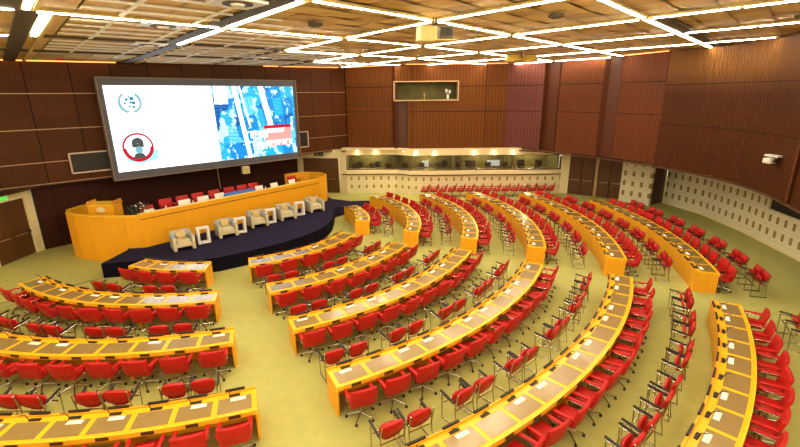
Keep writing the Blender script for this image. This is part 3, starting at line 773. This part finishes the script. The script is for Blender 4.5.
tag(tb.build('hanging_rod', M['brass'], None, (-10.8, 25.8, 1.2)), 'thin pale rod standing at the dark wall behind the head table', 'pole')

# ---------------------------------------------------------------- stage and podium
stage = [(-11.6, 15.75), (-10.4, 16.0), (-9.2, 15.95), (-8.3, 15.95), (-7.3, 16.3), (-6.4, 16.95), (-5.3, 17.9), (-4.5, 18.85), (-3.95, 19.8), (-3.65, 20.7), (-3.55, 21.7), (-3.6, 22.8), (-3.75, 24.2), (-4.2, 26.4), (-5.4, 28.3), (-7.6, 28.4), (-13.6, 20.8), (-12.6, 18.8), (-11.7, 17.75), (-11.5, 17.3)]
m = MB(); m.prism(stage, 0, .6, 0, 1)
st = m.build('stage_platform', [M['navyd'], M['navy']], None, (-8, 20, 0)); tag(st, 'low navy carpeted stage platform in front of the orange podium', 'stage')
m = MB(); m.add([(-3.76, 24.2, .6), (-4.2, 26.4, .6), (-3.3, 28.2, .02), (-1.7, 28.3, .02), (-1.5, 27.2, .02), (-3.76, 24.2, 0), (-4.2, 26.4, 0), (-3.3, 28.2, 0), (-1.7, 28.3, 0), (-1.5, 27.2, 0)],
                [(0, 4, 3, 2, 1), (5, 6, 7, 8, 9), (0, 5, 9, 4), (4, 9, 8, 3), (3, 8, 7, 2), (2, 7, 6, 1), (1, 6, 5, 0)])
tag(m.build('stage_ramp', M['navy'], None, (-2.8, 26.5, 0)), 'navy carpeted ramp sloping down from the right end of the stage', 'ramp')

PODL = [(-14.2, 20.4), (-14.75, 19.6), (-14.85, 18.8), (-14.5, 18.25), (-13.9, 17.9), (-13.1, 17.65), (-12.3, 17.55), (-11.5, 17.5), (-10.9, 17.6)]
PODF = [(-10.9, 17.6), (-4.75, 25.3)]
PODR = [(-4.75, 25.3), (-4.45, 25.9), (-4.5, 26.6), (-4.95, 27.2), (-5.7, 27.45), (-6.5, 27.2), (-7.1, 26.6)]
pod = thing('podium', 'long orange wooden head podium with curved ends on the stage', 'podium', (-9.5, 21.5, 0))
PO = Vector((-9.5, 21.5, 0))
m = MB(); m.wall(PODL, 0, 1.98, .1, out=1); m.build('curved_left_panel', M['podium'], pod, PO)
m = MB(); m.wall(PODF, .3, 2.02, .1, out=1); m.build('front_panel', M['podium'], pod, PO)
m = MB(); m.wall([PODF[0], (-4.75, 25.3)], 1.82, 1.845, .02, out=-1); 
m.build('groove', M['brown'], pod, PO)
m = MB(); m.wall(PODF, 2.0, 2.06, .25, out=1); m.wall(PODL, 1.96, 2.02, .16, out=1); m.build('top_rail', M['fascia'], pod, PO)
m = MB(); m.wall(PODR, .3, 2.14, .1, out=1); m.build('curved_right_panel', M['podium'], pod, PO)
m = MB()
d_ = Vector((6.15, 7.7)).normalized(); n_ = Vector((-d_.y, d_.x))
a_ = Vector(PODF[0]) + n_ * .15; c_ = Vector(PODF[1]) + n_ * .15
poly = [tuple(a_), tuple(c_), tuple(c_ + n_ * .75), tuple(a_ + n_ * .75)]
m.prism(poly, 1.62, 1.68); m.build('table_top', M['podin'], pod, PO)
poly = [tuple(a_ + d_ * .3 + n_ * .05), tuple(c_), tuple(c_ + n_ * 1.5 - d_ * .3), tuple(c_ + n_ * 2.2 - d_ * 1.5), tuple(a_ + n_ * 2.6)]
m = MB(); m.prism(poly, .6, .95); m.build('raised_floor', M['navyd'], pod, PO)

def pod_pt(s, t, z):  # s metres along the front from the left, t metres behind it
    p = Vector(PODF[0]) + d_ * s + n_ * t; return (p.x, p.y, z)
# lectern at the left end
lec = thing('lectern', 'orange wooden lectern with pale round emblem at the left end of podium', 'lectern', (-12.95, 18.6, 0))
LO = Vector((-12.95, 18.6, 0)); la = atan2(-.15, 1.0)
m = MB(); m.box((-12.95, 18.6, 1.15), (1.05, .7, 2.3), rad(4)); m.build('body', M['podium'], lec, LO)
m = MB(); m.box((-12.95, 18.6, 2.32), (1.1, .78, .05), rad(4)); m.build('top', M['fascia'], lec, LO)
m = MB(); m.box((-13.45, 18.5, 2.4), (.07, .6, .16), rad(4)); m.box((-12.4, 18.6, 2.4), (.07, .6, .16), rad(4)); m.build('side_wing', M['podin'], lec, LO)
m = MB()
for k in range(20):
    t0, t1 = 2 * pi * k / 20, 2 * pi * (k + 1) / 20
    m.add([(-12.92, 18.225, 2.12), (-12.92 + .19 * cos(t0), 18.225, 2.12 + .13 * sin(t0)), (-12.92 + .19 * cos(t1), 18.225, 2.12 + .13 * sin(t1))], [(0, 1, 2)])
m.build('emblem', M['creaml'], lec, LO)
# bouquet / dark plant behind the lectern
pl = thing('potted_plant', 'dark leafy flower arrangement with pale blooms beside the lectern', 'plant', pod_pt(.25, .7, 1.68))
m = MB(); m.lathe([(.12, 0), (.18, .18), (.14, .22)], 12); m.build('pot', M['black'], pl)
m = MB(); rr = random.Random(11)
for k in range(110):
    a = rr.uniform(0, 2 * pi); r = rr.uniform(.05, .55); z = rr.uniform(.2, .75 - r * .4); s = rr.uniform(.06, .12)
    p = Vector((r * cos(a), r * sin(a), z)); q = Vector((rr.uniform(-1, 1), rr.uniform(-1, 1), rr.uniform(-.2, 1))).normalized(); w_ = q.cross(Vector((rr.random(), rr.random(), rr.random()))).normalized()
    m.add([p - q * s, p + w_ * s * .4, p + q * s, p - w_ * s * .4], [(0, 1, 2, 3)])
m.build('foliage', M['leaf'], pl)
m = MB()
for k in range(7):
    a = rr.uniform(0, 2 * pi); r = rr.uniform(.1, .45); m.lathe([(.01, 0), (.05, .03), (.01, .06)], 6, (r * cos(a), r * sin(a), rr.uniform(.45, .7)))
m.build('blossoms', M['white'], pl)

# ---------------------------------------------------------------- chairs
def make_desk_chair():
    t = thing('conference_armchair', 'x', 'chair')
    rbox('seat', (0, .03, .45), (.50, .50, .11), M['red'], t, .035)
    rbox('backrest', (0, -.255, .655), (.60, .075, .46), M['red'], t, .03, rx=rad(13), fn=lambda x, y, z: (x, y + .35 * x * x, z), cuts=4)
    for s in (-1, 1):
        a = rbox('armrest', (s * .285, -.01, .645), (.085, .46, .05), M['red'], t, .018, rx=rad(-3))
        m = MB(); m.tube([(s * .285, .12, .63), (s * .285, .10, .42), (s * .2, .02, .40)], .013, 6); m.tube([(s * .245, -.3, .628), (s * .245, .14, .628)], .010, 6)
        m.build('arm_bracket', M['chrome'], a)
    bs = MB()
    bs.lathe([(.035, .08), (.03, .40), (.12, .415)], 10)
    for k in range(5):
        an = rad(90 + 72 * k); bs.tube([(0, 0, .13), (.14 * cos(an), .14 * sin(an), .105), (.31 * cos(an), .31 * sin(an), .075)], .02, 6, taper=.7)
    base = bs.build('star_base', M['chrome'], t)
    for k in range(5):
        an = rad(90 + 72 * k); c = MB(); c.lathe([(.028, .0), (.033, .03), (.02, .06)], 8, (.32 * cos(an), .32 * sin(an), 0)); c.build('caster', M['black'], base)
    return t
def make_adviser_seat():
    t = thing('visitor_chair', 'x', 'chair')
    pad_shell('seat', (0, -.06, .55), .43, .32, .06, M['red2'], t, rad(-14), 0)
    pad_shell('backrest', (0, -.215, .69), .49, .35, .075, M['red2'], t, rad(12))
    m = MB()
    for s in (-1, 1):
        m.tube([(s * .265, -.27, .84), (s * .265, -.19, .45), (s * .265, -.25, .0)], .017, 6)
        m.tube([(s * .265, -.21, .55), (s * .265, .22, .60)], .015, 6); m.tube([(s * .265, .22, .60), (s * .265, .20, .0)], .015, 6)
        m.tube([(s * .265, -.25, .02), (s * .265, .22, .02)], .014, 6)
    m.tube([(-.265, -.2, .42), (.265, -.2, .42)], .015, 6); m.tube([(-.265, .15, .42), (.265, .15, .42)], .015, 6)
    m.build('steel_frame', M['chrome'], t)
    for s in (-1, 1):
        m = MB(); m.bar((s * .275, -.16, .60), (s * .275, .25, .67), .045, .03); m.build('armrest', M['black'], t)
    return t
dproto = make_desk_chair(); aproto = make_adviser_seat()
used = {'d': False, 'a': False}
def place(kind, x, y, z, rz, label, group):
    pr_ = dproto if kind == 'd' else aproto
    if not used[kind]:
        used[kind] = True; pr_.location = (x, y, z); pr_.rotation_euler = (0, 0, rz); pr_['label'] = label; pr_['group'] = group; return pr_
    return dup(pr_, (x, y, z), rz, label, group)

# ---------------------------------------------------------------- curved desks
def desk(block, row, R, a0, a1, n, endlab, ends=(1, 1), cards=None, chairs=True, skip=()):
    """a0 = aisle end where counting starts, a1 = far end"""
    sg = 1 if a1 > a0 else -1; lo, hi = min(a0, a1), max(a0, a1)
    ri = R - .70; am = (lo + hi) / 2; O = Vector(P((ri + R) / 2, am, 0))
    rowtxt = f"{ORD[row - 1]} row of the {block} block"
    t = thing('curved_desk', f'long curved honey wood conference desk, {rowtxt} from the stage', 'desk', tuple(O), 0, 'curved conference desks')
    def bld(mb, nm, mt, par=None): return mb.build(nm, mt, par or t, O)
    dz = degrees(.05 / R)
    m = MB(); m.arc(CC, ri + .02, R, lo, hi, .705, .75); bld(m, 'desktop', M['desk'])
    m = MB(); m.arc(CC, ri - .02, ri + .02, lo, hi, 0.0, .79); bld(m, 'front_panel', M['desk_side'])
    m = MB(); m.arc(CC, R - .005, R + .02, lo, hi, .645, .752); bld(m, 'fascia', M['fascia'])
    for e in (lo, hi - dz):
        m = MB(); m.arc(CC, ri + .02, R - .01, e, e + dz, 0, .705); bld(m, 'end_panel', M['desk_side'])
    pit = (hi - lo - 2 * dz) / n; s0 = a0 + sg * dz
    for k in range(3, n, 3):
        a = s0 + sg * pit * k
        m = MB(); m.arc(CC, ri + .02, R - .01, a - dz * .6, a + dz * .6, 0, .705); bld(m, 'divider', M['desk_side'])
    for k in range(n):
        a = s0 + sg * pit * (k + .5)
        hw = pit * .5 - degrees(.055 / R)
        m = MB(); m.arc(CC, ri + .17, R - .08, a - hw, a + hw, .745, .757, 2); pad = bld(m, 'leather_pad', M['pad'])
        m = MB(); h2 = degrees(.14 / R); m.arc(CC, R + .021, R + .03, a - h2 * .8, a + h2 * .8, .665, .735, 1); bld(m, 'socket_plate', M['brown'])
        m = MB(); m.arc(CC, ri - .035, ri + .005, a - h2 * 1.45, a + h2 * 1.45, .79, .835, 2); bld(m, 'nameplate_holder', M['black'])
        m = MB(); m.arc(CC, ri + .07, ri + .14, a - h2 * .9, a + h2 * .7, .75, .768, 1)
        px, py, _ = P(ri + .13, a + h2 * .7 * sg)
        qx, qy, _ = P(ri + .28, a + h2 * 1.0 * sg)
        m.tube([(px, py, .77), ((px * 2 + qx) / 3, (py * 2 + qy) / 3, .93), (qx, qy, 1.0)], .009, 5)
        bld(m, 'microphone', M['black'])
        if cards and k in cards:
            c = P(ri + .245, a - sg * pit * .08, .757)
            o = rbox('paper_card', (0, 0, .004), (.30, .11, .007), M['white'], None, .002, 1)
            o.location = c; o.rotation_euler = (0, 0, rad(a + 90))
            tag(o, f'white paper card, {ORD[k]} place from {endlab}, {ORD[row - 1]} row, {block} block', 'card', 'paper cards on the desks')
        if chairs and k not in skip:
            jr = random.uniform(-.06, .06); ja = random.uniform(-.12, .12)
            x, y, _ = P(R + .25 + jr * .6, a)
            place('d', x, y, 0, rad(a + 90) + ja, f'red swivel armchair, {ORD[k]} from {endlab}, {rowtxt}', f'red armchairs in the {rowtxt}')
    return t
AI = 'the aisle'
cardp = lambda n, s=0: [k for k in range(n) if (k + s) % 3 != 1]
desk('left', 1, 6.06, -83.4, -113, 4, 'the aisle', cards=[0, 2])
desk('left', 2, 8.80, -76.4, -126, 10, 'the aisle', cards=[2, 4, 5, 7, 9])
desk('left', 3, 11.47, -72.3, -125, 13, 'the aisle', cards=[0, 2, 5, 6, 8])
desk('left', 4, 14.27, -70.0, -101.5, 10, 'the aisle', cards=[0, 1, 3, 4, 6])
desk('centre', 1, 6.06, -69.2, -19.3, 6, 'the left aisle', cards=[3])
desk('centre', 2, 8.80, -66.0, -23.1, 8, 'the left aisle', cards=[3, 5, 6])
desk('centre', 3, 11.47, -64.8, -22.1, 11, 'the left aisle', cards=[0, 2, 3, 5, 7, 8])
desk('centre', 4, 14.27, -63.5, -24.3, 12, 'the left aisle', cards=[0, 2, 3, 5, 6, 8, 9, 11])
desk('centre', 5, 17.16, -24.4, -65.0, 15, 'the right aisle', cards=[0, 1, 3, 4, 6, 7, 9, 10, 12])
desk('centre', 6, 19.97, -27.4, -55.6, 12, 'the right aisle', cards=[0, 1, 3, 4, 6, 7, 8])
desk('right', 1, 6.25, 1.5, 33.0, 4, 'the aisle', cards=[0])
desk('right', 2, 8.80, -11.5, 43.0, 10, 'the aisle', cards=[0, 1, 3, 5, 7])
desk('right', 3, 11.47, -14.4, 33.1, 12, 'the aisle', cards=[0, 1, 3, 4, 6, 8, 10])
desk('right', 4, 14.27, -16.8, 27.8, 13, 'the aisle', cards=[0, 1, 3, 4, 6, 8, 10])
desk('right', 5, 17.16, -18.6, 21.6, 14, 'the aisle', cards=[0, 1, 3, 4, 6, 8, 10, 12])
desk('right', 6, 19.97, -20.3, 11.8, 14, 'the aisle', cards=[0, 2, 3, 5, 7, 9, 11])

# paired visitor seats behind the desks
def pairs(block, row, r, prs, endlab):
    for i, (p, q) in enumerate(prs):
        for w_, a in (('nearer', p), ('farther', q)):
            if a is None: continue
            x, y, _ = P(r - .235, a)
            place('a', x, y, 0, rad(a + 90) + random.uniform(-.04, .04), f"red steel-framed seat, {w_} in {ORD[i]} pair from {endlab}, behind {block} block {ORD[row - 1]} row",
                  'paired red visitor seats between the desk rows')
def ctr(cs, h): return [(c - h * (1 if cs[0] > cs[-1] else -1) * -1, c + h * (1 if cs[0] > cs[-1] else -1) * -1) for c in cs]
pairs('left', 1, 7.64, [(-89.0, -93.5), (-103.9, -108.3)], 'aisle')
pairs('left', 2, 10.3, [(-79.8, -83.3), (-89.8, -92.95), (-100.1, -103.0), (-109.4, -112.5), (-118.6, -121.8)], 'aisle')
pairs('left', 3, 13.05, [(-74.8, -77.4), (-82.4, -84.9), (-90.0, -92.4), (-97.5, -99.9)], 'aisle')
pairs('centre', 1, 7.62, [(-63.4, -58.9), (-47.8, -43.1), (-31.1, -26.6)], 'left aisle')
pairs('centre', 2, 10.28, [(-62.4, -58.8), (-51.6, -48.1), (-41.1, -37.7), (-29.4, -26.3)], 'left aisle')
pairs('centre', 3, 13.05, [(-61.8, -59.0), (-53.8, -51.0), (-45.5, -42.7), (-37.2, -34.5), (-29.2, -26.5)], 'left aisle')
pairs('centre', 4, 15.88, [(-26.4, -28.7), (-32.3, -35.0), (-39.4, -41.7), (-46.4, -48.7), (-52.7, -55.0), (-59.1, -61.4)], 'right aisle')
pairs('centre', 5, 18.72, [(-26.6, -28.5), (-31.8, -33.75), (-37.3, -39.2), (-42.7, -44.9), (-47.8, -50.0), (-53.2, -55.2)], 'right aisle')
pairs('centre', 6, 21.42, [(-27.6, -29.1)], 'right aisle')
pairs('right', 1, 7.42, [(1.0, 5.0), (16.6, 21.0)], 'aisle')
pairs('right', 2, 10.25, [(-7.2, -4.2), (2.2, 5.4), (12.8, 16.0), (22.0, 25.0)], 'aisle')
pairs('right', 3, 13.05, [(-12.0, -9.5), (-5.3, -2.9), (2.3, 4.8), (10.9, 13.3), (18.0, 20.2)], 'aisle')
pairs('right', 4, 15.8, [(-16.0, -14.0), (-10.1, -8.1), (-4.4, -2.3), (2.1, 4.2), (8.4, 10.6), (14.8, 16.8)], 'aisle')
pairs('right', 5, 18.65, [(-17.6, -15.6), (-12.35, -10.65), (-7.4, -5.7), (-2.4, -.7), (2.8, 4.7), (8.2, 10.0), (13.4, 15.2)], 'aisle')
pairs('right', 6, 21.43, [(-19.2, -17.7), (-14.65, -13.15), (-10.2, -8.75), (-5.7, -4.3), (-1.4, .2), (3.35, 5.0), (7.5, 9.1)], 'aisle')

# row of armchairs along the gallery wall, facing the stage
for k in range(15):
    x = 1.75 + k * .61
    place('d', x, 29.2, 0, rad(75) + random.uniform(-.1, .1), f'red armchair in the row below the gallery glass, {ORD[k]} from the left', 'red chairs lined up under the gallery')

# ---------------------------------------------------------------- head table chairs and things
for k, s in enumerate((.95, 1.8, 2.6, 3.38, 4.25, 5.1, 5.85, 6.55, 9.2)):
    x, y, z = pod_pt(s, 1.45, 1.28 if k else 1.12)
    place('d', x, y, z - .0, atan2(-n_.y, -n_.x) - pi / 2, f'red high-backed chair behind the orange podium, {ORD[k]} from the lectern', 'red chairs at the head table')
m = MB(); m.prism([pod_pt(.4, 1.0, 0)[:2], pod_pt(9.8, 1.0, 0)[:2], pod_pt(9.8, 2.0, 0)[:2], pod_pt(.4, 2.0, 0)[:2]], .95, 1.115)
m.build('chair_dais', M['navyd'], pod, PO)
for k, (s, w_) in enumerate(((2.15, .5), (3.05, .5), (3.9, .45), (6.15, .42), (7.1, .42), (8.3, .4))):
    x, y, z = pod_pt(s, .45, 1.68)
    o = thing('laptop', 'open pale laptop on the head table, %s from the lectern' % ORD[k], 'laptop', (x, y, z), atan2(d_.y, d_.x), 'laptops on the head table')
    m = MB(); m.box((0, .12, .01), (w_, .26, .02)); m.build('keyboard_base', M['tablew'], o)
    T = Matrix.Translation((0, -.03, .02)) @ Matrix.Rotation(rad(-14), 4, 'X')
    m = MB(); m.box((0, 0, .28), (w_ * 1.1, .02, .5), 0, 0, T); m.build('screen', M['tablew'], o)
o = rbox('blue_cloth', (0, 0, .22), (1.7, .5, .42), M['bluecloth'], None, .03); o.location = pod_pt(4.95, .5, 1.68); o.rotation_euler = (0, 0, atan2(d_.y, d_.x)); tag(o, 'bright blue folded cloth on the middle of the head table', 'cloth')
for k, s in enumerate((1.35, 2.6, 5.75, 6.6)):
    o = thing('water_bottle', 'small white capped bottle on the head table, %s from the lectern' % ORD[k], 'bottle', pod_pt(s, .6, 1.68), 0, 'bottles on the head table')
    m = MB(); m.lathe([(.05, 0), (.055, .05), (.055, .3), (.02, .38)], 10); m.build('bottle_body', M['tablew'], o); m = MB(); m.lathe([(.022, .38), (.022, .42)], 8); m.build('cap', M['tubeoff'], o)
for k, s in enumerate((.35, .55)):
    o = rbox('nameplate_block', (0, 0, .06), (.2, .08, .12), M['white'], None, .01); o.location = pod_pt(s - .1 + k * .1, .3, 2.06) if 0 else pod_pt(s, .13, 2.06); tag(o, 'small white card on the podium rail by the plant, ' + ('left one' if k == 0 else 'right one'), 'card')

# stage armchairs and side tables
ch = thing('lounge_armchair', 'x', 'armchair')
rbox('seat_cushion', (0, .06, .36), (.52, .56, .16), M['sofac'], ch, .03)
rbox('backrest', (0, -.32, .44), (.80, .16, .62), M['sofa'], ch, .04)
for s in (-1, 1): rbox('arm', (s * .36, .02, .33), (.14, .76, .58), M['sofa'], ch, .03)
rbox('front_rail', (0, .34, .24), (.58, .06, .16), M['sofac'], ch, .015)
for s in (-1, 1): rbox('front_face', (s * .36, .395, .31), (.13, .02, .56), M['sofac'], ch, .008)
c_u = rbox('back_cushion', (0, -.17, .58), (.36, .12, .32), M['cushion'], ch, .05, rx=rad(15))
for s in (-1, 1):
    m = MB(); m.box((s * .34, -.3, .03), (.1, .1, .08)); m.build('foot', M['sofac'], ch)
ARM = [(-9.2, 17.45), (-8.0, 19.15), (-7.05, 20.7), (-5.95, 21.95), (-4.75, 23.5)]
faz = atan2(-n_.y, -n_.x) - pi / 2
for k, (x, y) in enumerate(ARM):
    lab = 'grey and beige lounge armchair on the stage, %s from the lectern end' % ORD[k]
    r_ = faz - .25
    if k == 0: ch.location = (x, y, .6); ch.rotation_euler = (0, 0, r_); ch['label'] = lab; ch['group'] = 'lounge armchairs on the stage'
    else: dup(ch, (x, y, .6), r_, lab, 'lounge armchairs on the stage')
tbp = thing('side_table', 'x', 'side table')
m = MB(); m.box((0, 0, .69), (.52, .24, .08)); m.build('table_top', M['tablew'], tbp)
for s in (-1, 1):
    m = MB(); m.box((s * .21, 0, .365), (.10, .24, .57)); m.build('side_slab', M['tablew'], tbp)
m = MB(); m.box((0, 0, .04), (.52, .24, .08)); m.build('base_slab', M['tablew'], tbp)
for k, (x, y) in enumerate(((-8.62, 18.15), (-7.52, 19.6), (-6.55, 21.2), (-5.4, 22.65))):
    lab = 'open white box-frame side table between stage armchairs, %s from the lectern end' % ORD[k]
    r_ = faz - .25
    if k == 0: tbp.location = (x, y, .6); tbp.rotation_euler = (0, 0, r_); tbp['label'] = lab; tbp['group'] = 'white side tables on the stage'
    else: dup(tbp, (x, y, .6), r_, lab, 'white side tables on the stage')

# ---------------------------------------------------------------- projector and ceiling fixtures
pj = thing('ceiling_projector', 'beige twin projector hanging from the ceiling lattice over the centre desks', 'projector', (1.0, 12.4, 8.3)); pj.scale = (.76, .76, .8)
m = MB(); m.tube([(0, 0, .44), (0, 0, .1)], .04, 8); m.box((.12, 0, .28), (.5, .06, .04)); m.build('pole', M['black'], pj)
m = MB(); m.box((-.33, -.05, -.02), (.58, .6, .42), rad(12)); m.build('projector_body', M['beige'], pj)
m = MB(); m.box((.33, .05, .0), (.44, .45, .38), rad(8)); m.build('cooling_unit', M['rail'], pj)
m = MB()
for k in range(6): m.box((.16 + k * .07, -.19, .03), (.03, .03, .24), rad(8))
m.build('vent_grille', M['black'], pj)
m = MB(); m.box((.35, 0, -.22), (.7, .5, .03)); m.box((-.3, -.03, -.25), (.5, .5, .04)); m.build('tray', M['beige'], pj)
fx = thing('ceiling_spot_cluster', 'gold twin-headed lamp cluster hanging near the mauve zigzag panel', 'ceiling light', (6.0, 22.6, 8.35))
for s in (-1, 1):
    m = MB(); m.lathe([(.10, .3), (.34, .18), (.42, 0), (.38, -.1)], 14, (s * .38, 0, 0)); m.build('lamp_head', M['gold'], fx)
m = MB(); m.tube([(0, 0, .35), (0, 0, 0)], .05, 8); m.box((0, 0, .1), (.5, .1, .1)); m.build('bracket', M['black'], fx)
# camera on the curved right wall
cm = thing('wall_camera', 'white swivelling video camera on bracket mounted on the curved right wall', 'camera', (13.65, 15.75, 4.35), rad(100))
m = MB(); m.box((0, .12, .16), (.5, .25, .07)); m.build('bracket', M['tubeoff'], cm)
rbox('camera_body', (.05, .18, -.02), (.3, .34, .2), M['tubeoff'], cm, .04)
m = MB(); m.lathe([(.07, 0), (.09, .06), (.05, .1)], 12, (-.14, .18, -.05)); m.build('lens', M['black'], cm)

# a floor outlet plate and strips seen on the carpet
for k, (x, y, lab) in enumerate(((-6.1, 9.55, 'small white floor socket in the wide left aisle'),)):
    o = rbox('floor_socket', (0, 0, .01), (.14, .10, .02), M['tubeoff'], None, .005, 1); o.location = (x, y, 0); tag(o, lab, 'socket')
m = MB(); m.bar((-11.6, 15.8, .006), (-14.1, 13.3, .006), .05, .008)
struct(m.build('trim_20', M['brown']))

# ---------------------------------------------------------------- camera, lights, world
cam = bpy.data.cameras.new('camera'); co = bpy.data.objects.new('camera', cam); COL.objects.link(co)
F, PT, RL = 435.0, rad(16.45), rad(-.6)
cam.sensor_width = 36; cam.lens = F / 800 * 36; cam.clip_end = 200
c, s_, sp_, cp_ = cos(RL), sin(RL), sin(PT), cos(PT)
rt = Vector((c, s_ * sp_, s_ * cp_)); up = Vector((-s_, c * sp_, c * cp_)); fw = Vector((0, cp_, -sp_))
co.matrix_world = Matrix(((rt.x, up.x, -fw.x, 0), (rt.y, up.y, -fw.y, 0), (rt.z, up.z, -fw.z, 6.75), (0, 0, 0, 1)))
SC.camera = co
wd = bpy.data.worlds.new('world'); SC.world = wd; wd.use_nodes = True
bg = wd.node_tree.nodes['Background']; bg.inputs[0].default_value = (1, .86, .6, 1); bg.inputs[1].default_value = 1.5
def area(name, loc, size, energy, col, rot):
    l = bpy.data.lights.new(name, 'AREA'); l.shape = 'RECTANGLE'; l.size, l.size_y = size; l.energy = energy; l.color = col
    o = bpy.data.objects.new(name, l); COL.objects.link(o); o.location = loc; o.rotation_euler = rot; return o
SC.view_settings.view_transform = 'Standard'
SC.view_settings.look = 'None'
SC.view_settings.gamma = .92
SC.view_settings.exposure = 0.22
SC.cycles.max_bounces = 6
SC.cycles.diffuse_bounces = 4
SC.cycles.sample_clamp_indirect = 6
SC.cycles.use_denoising = True
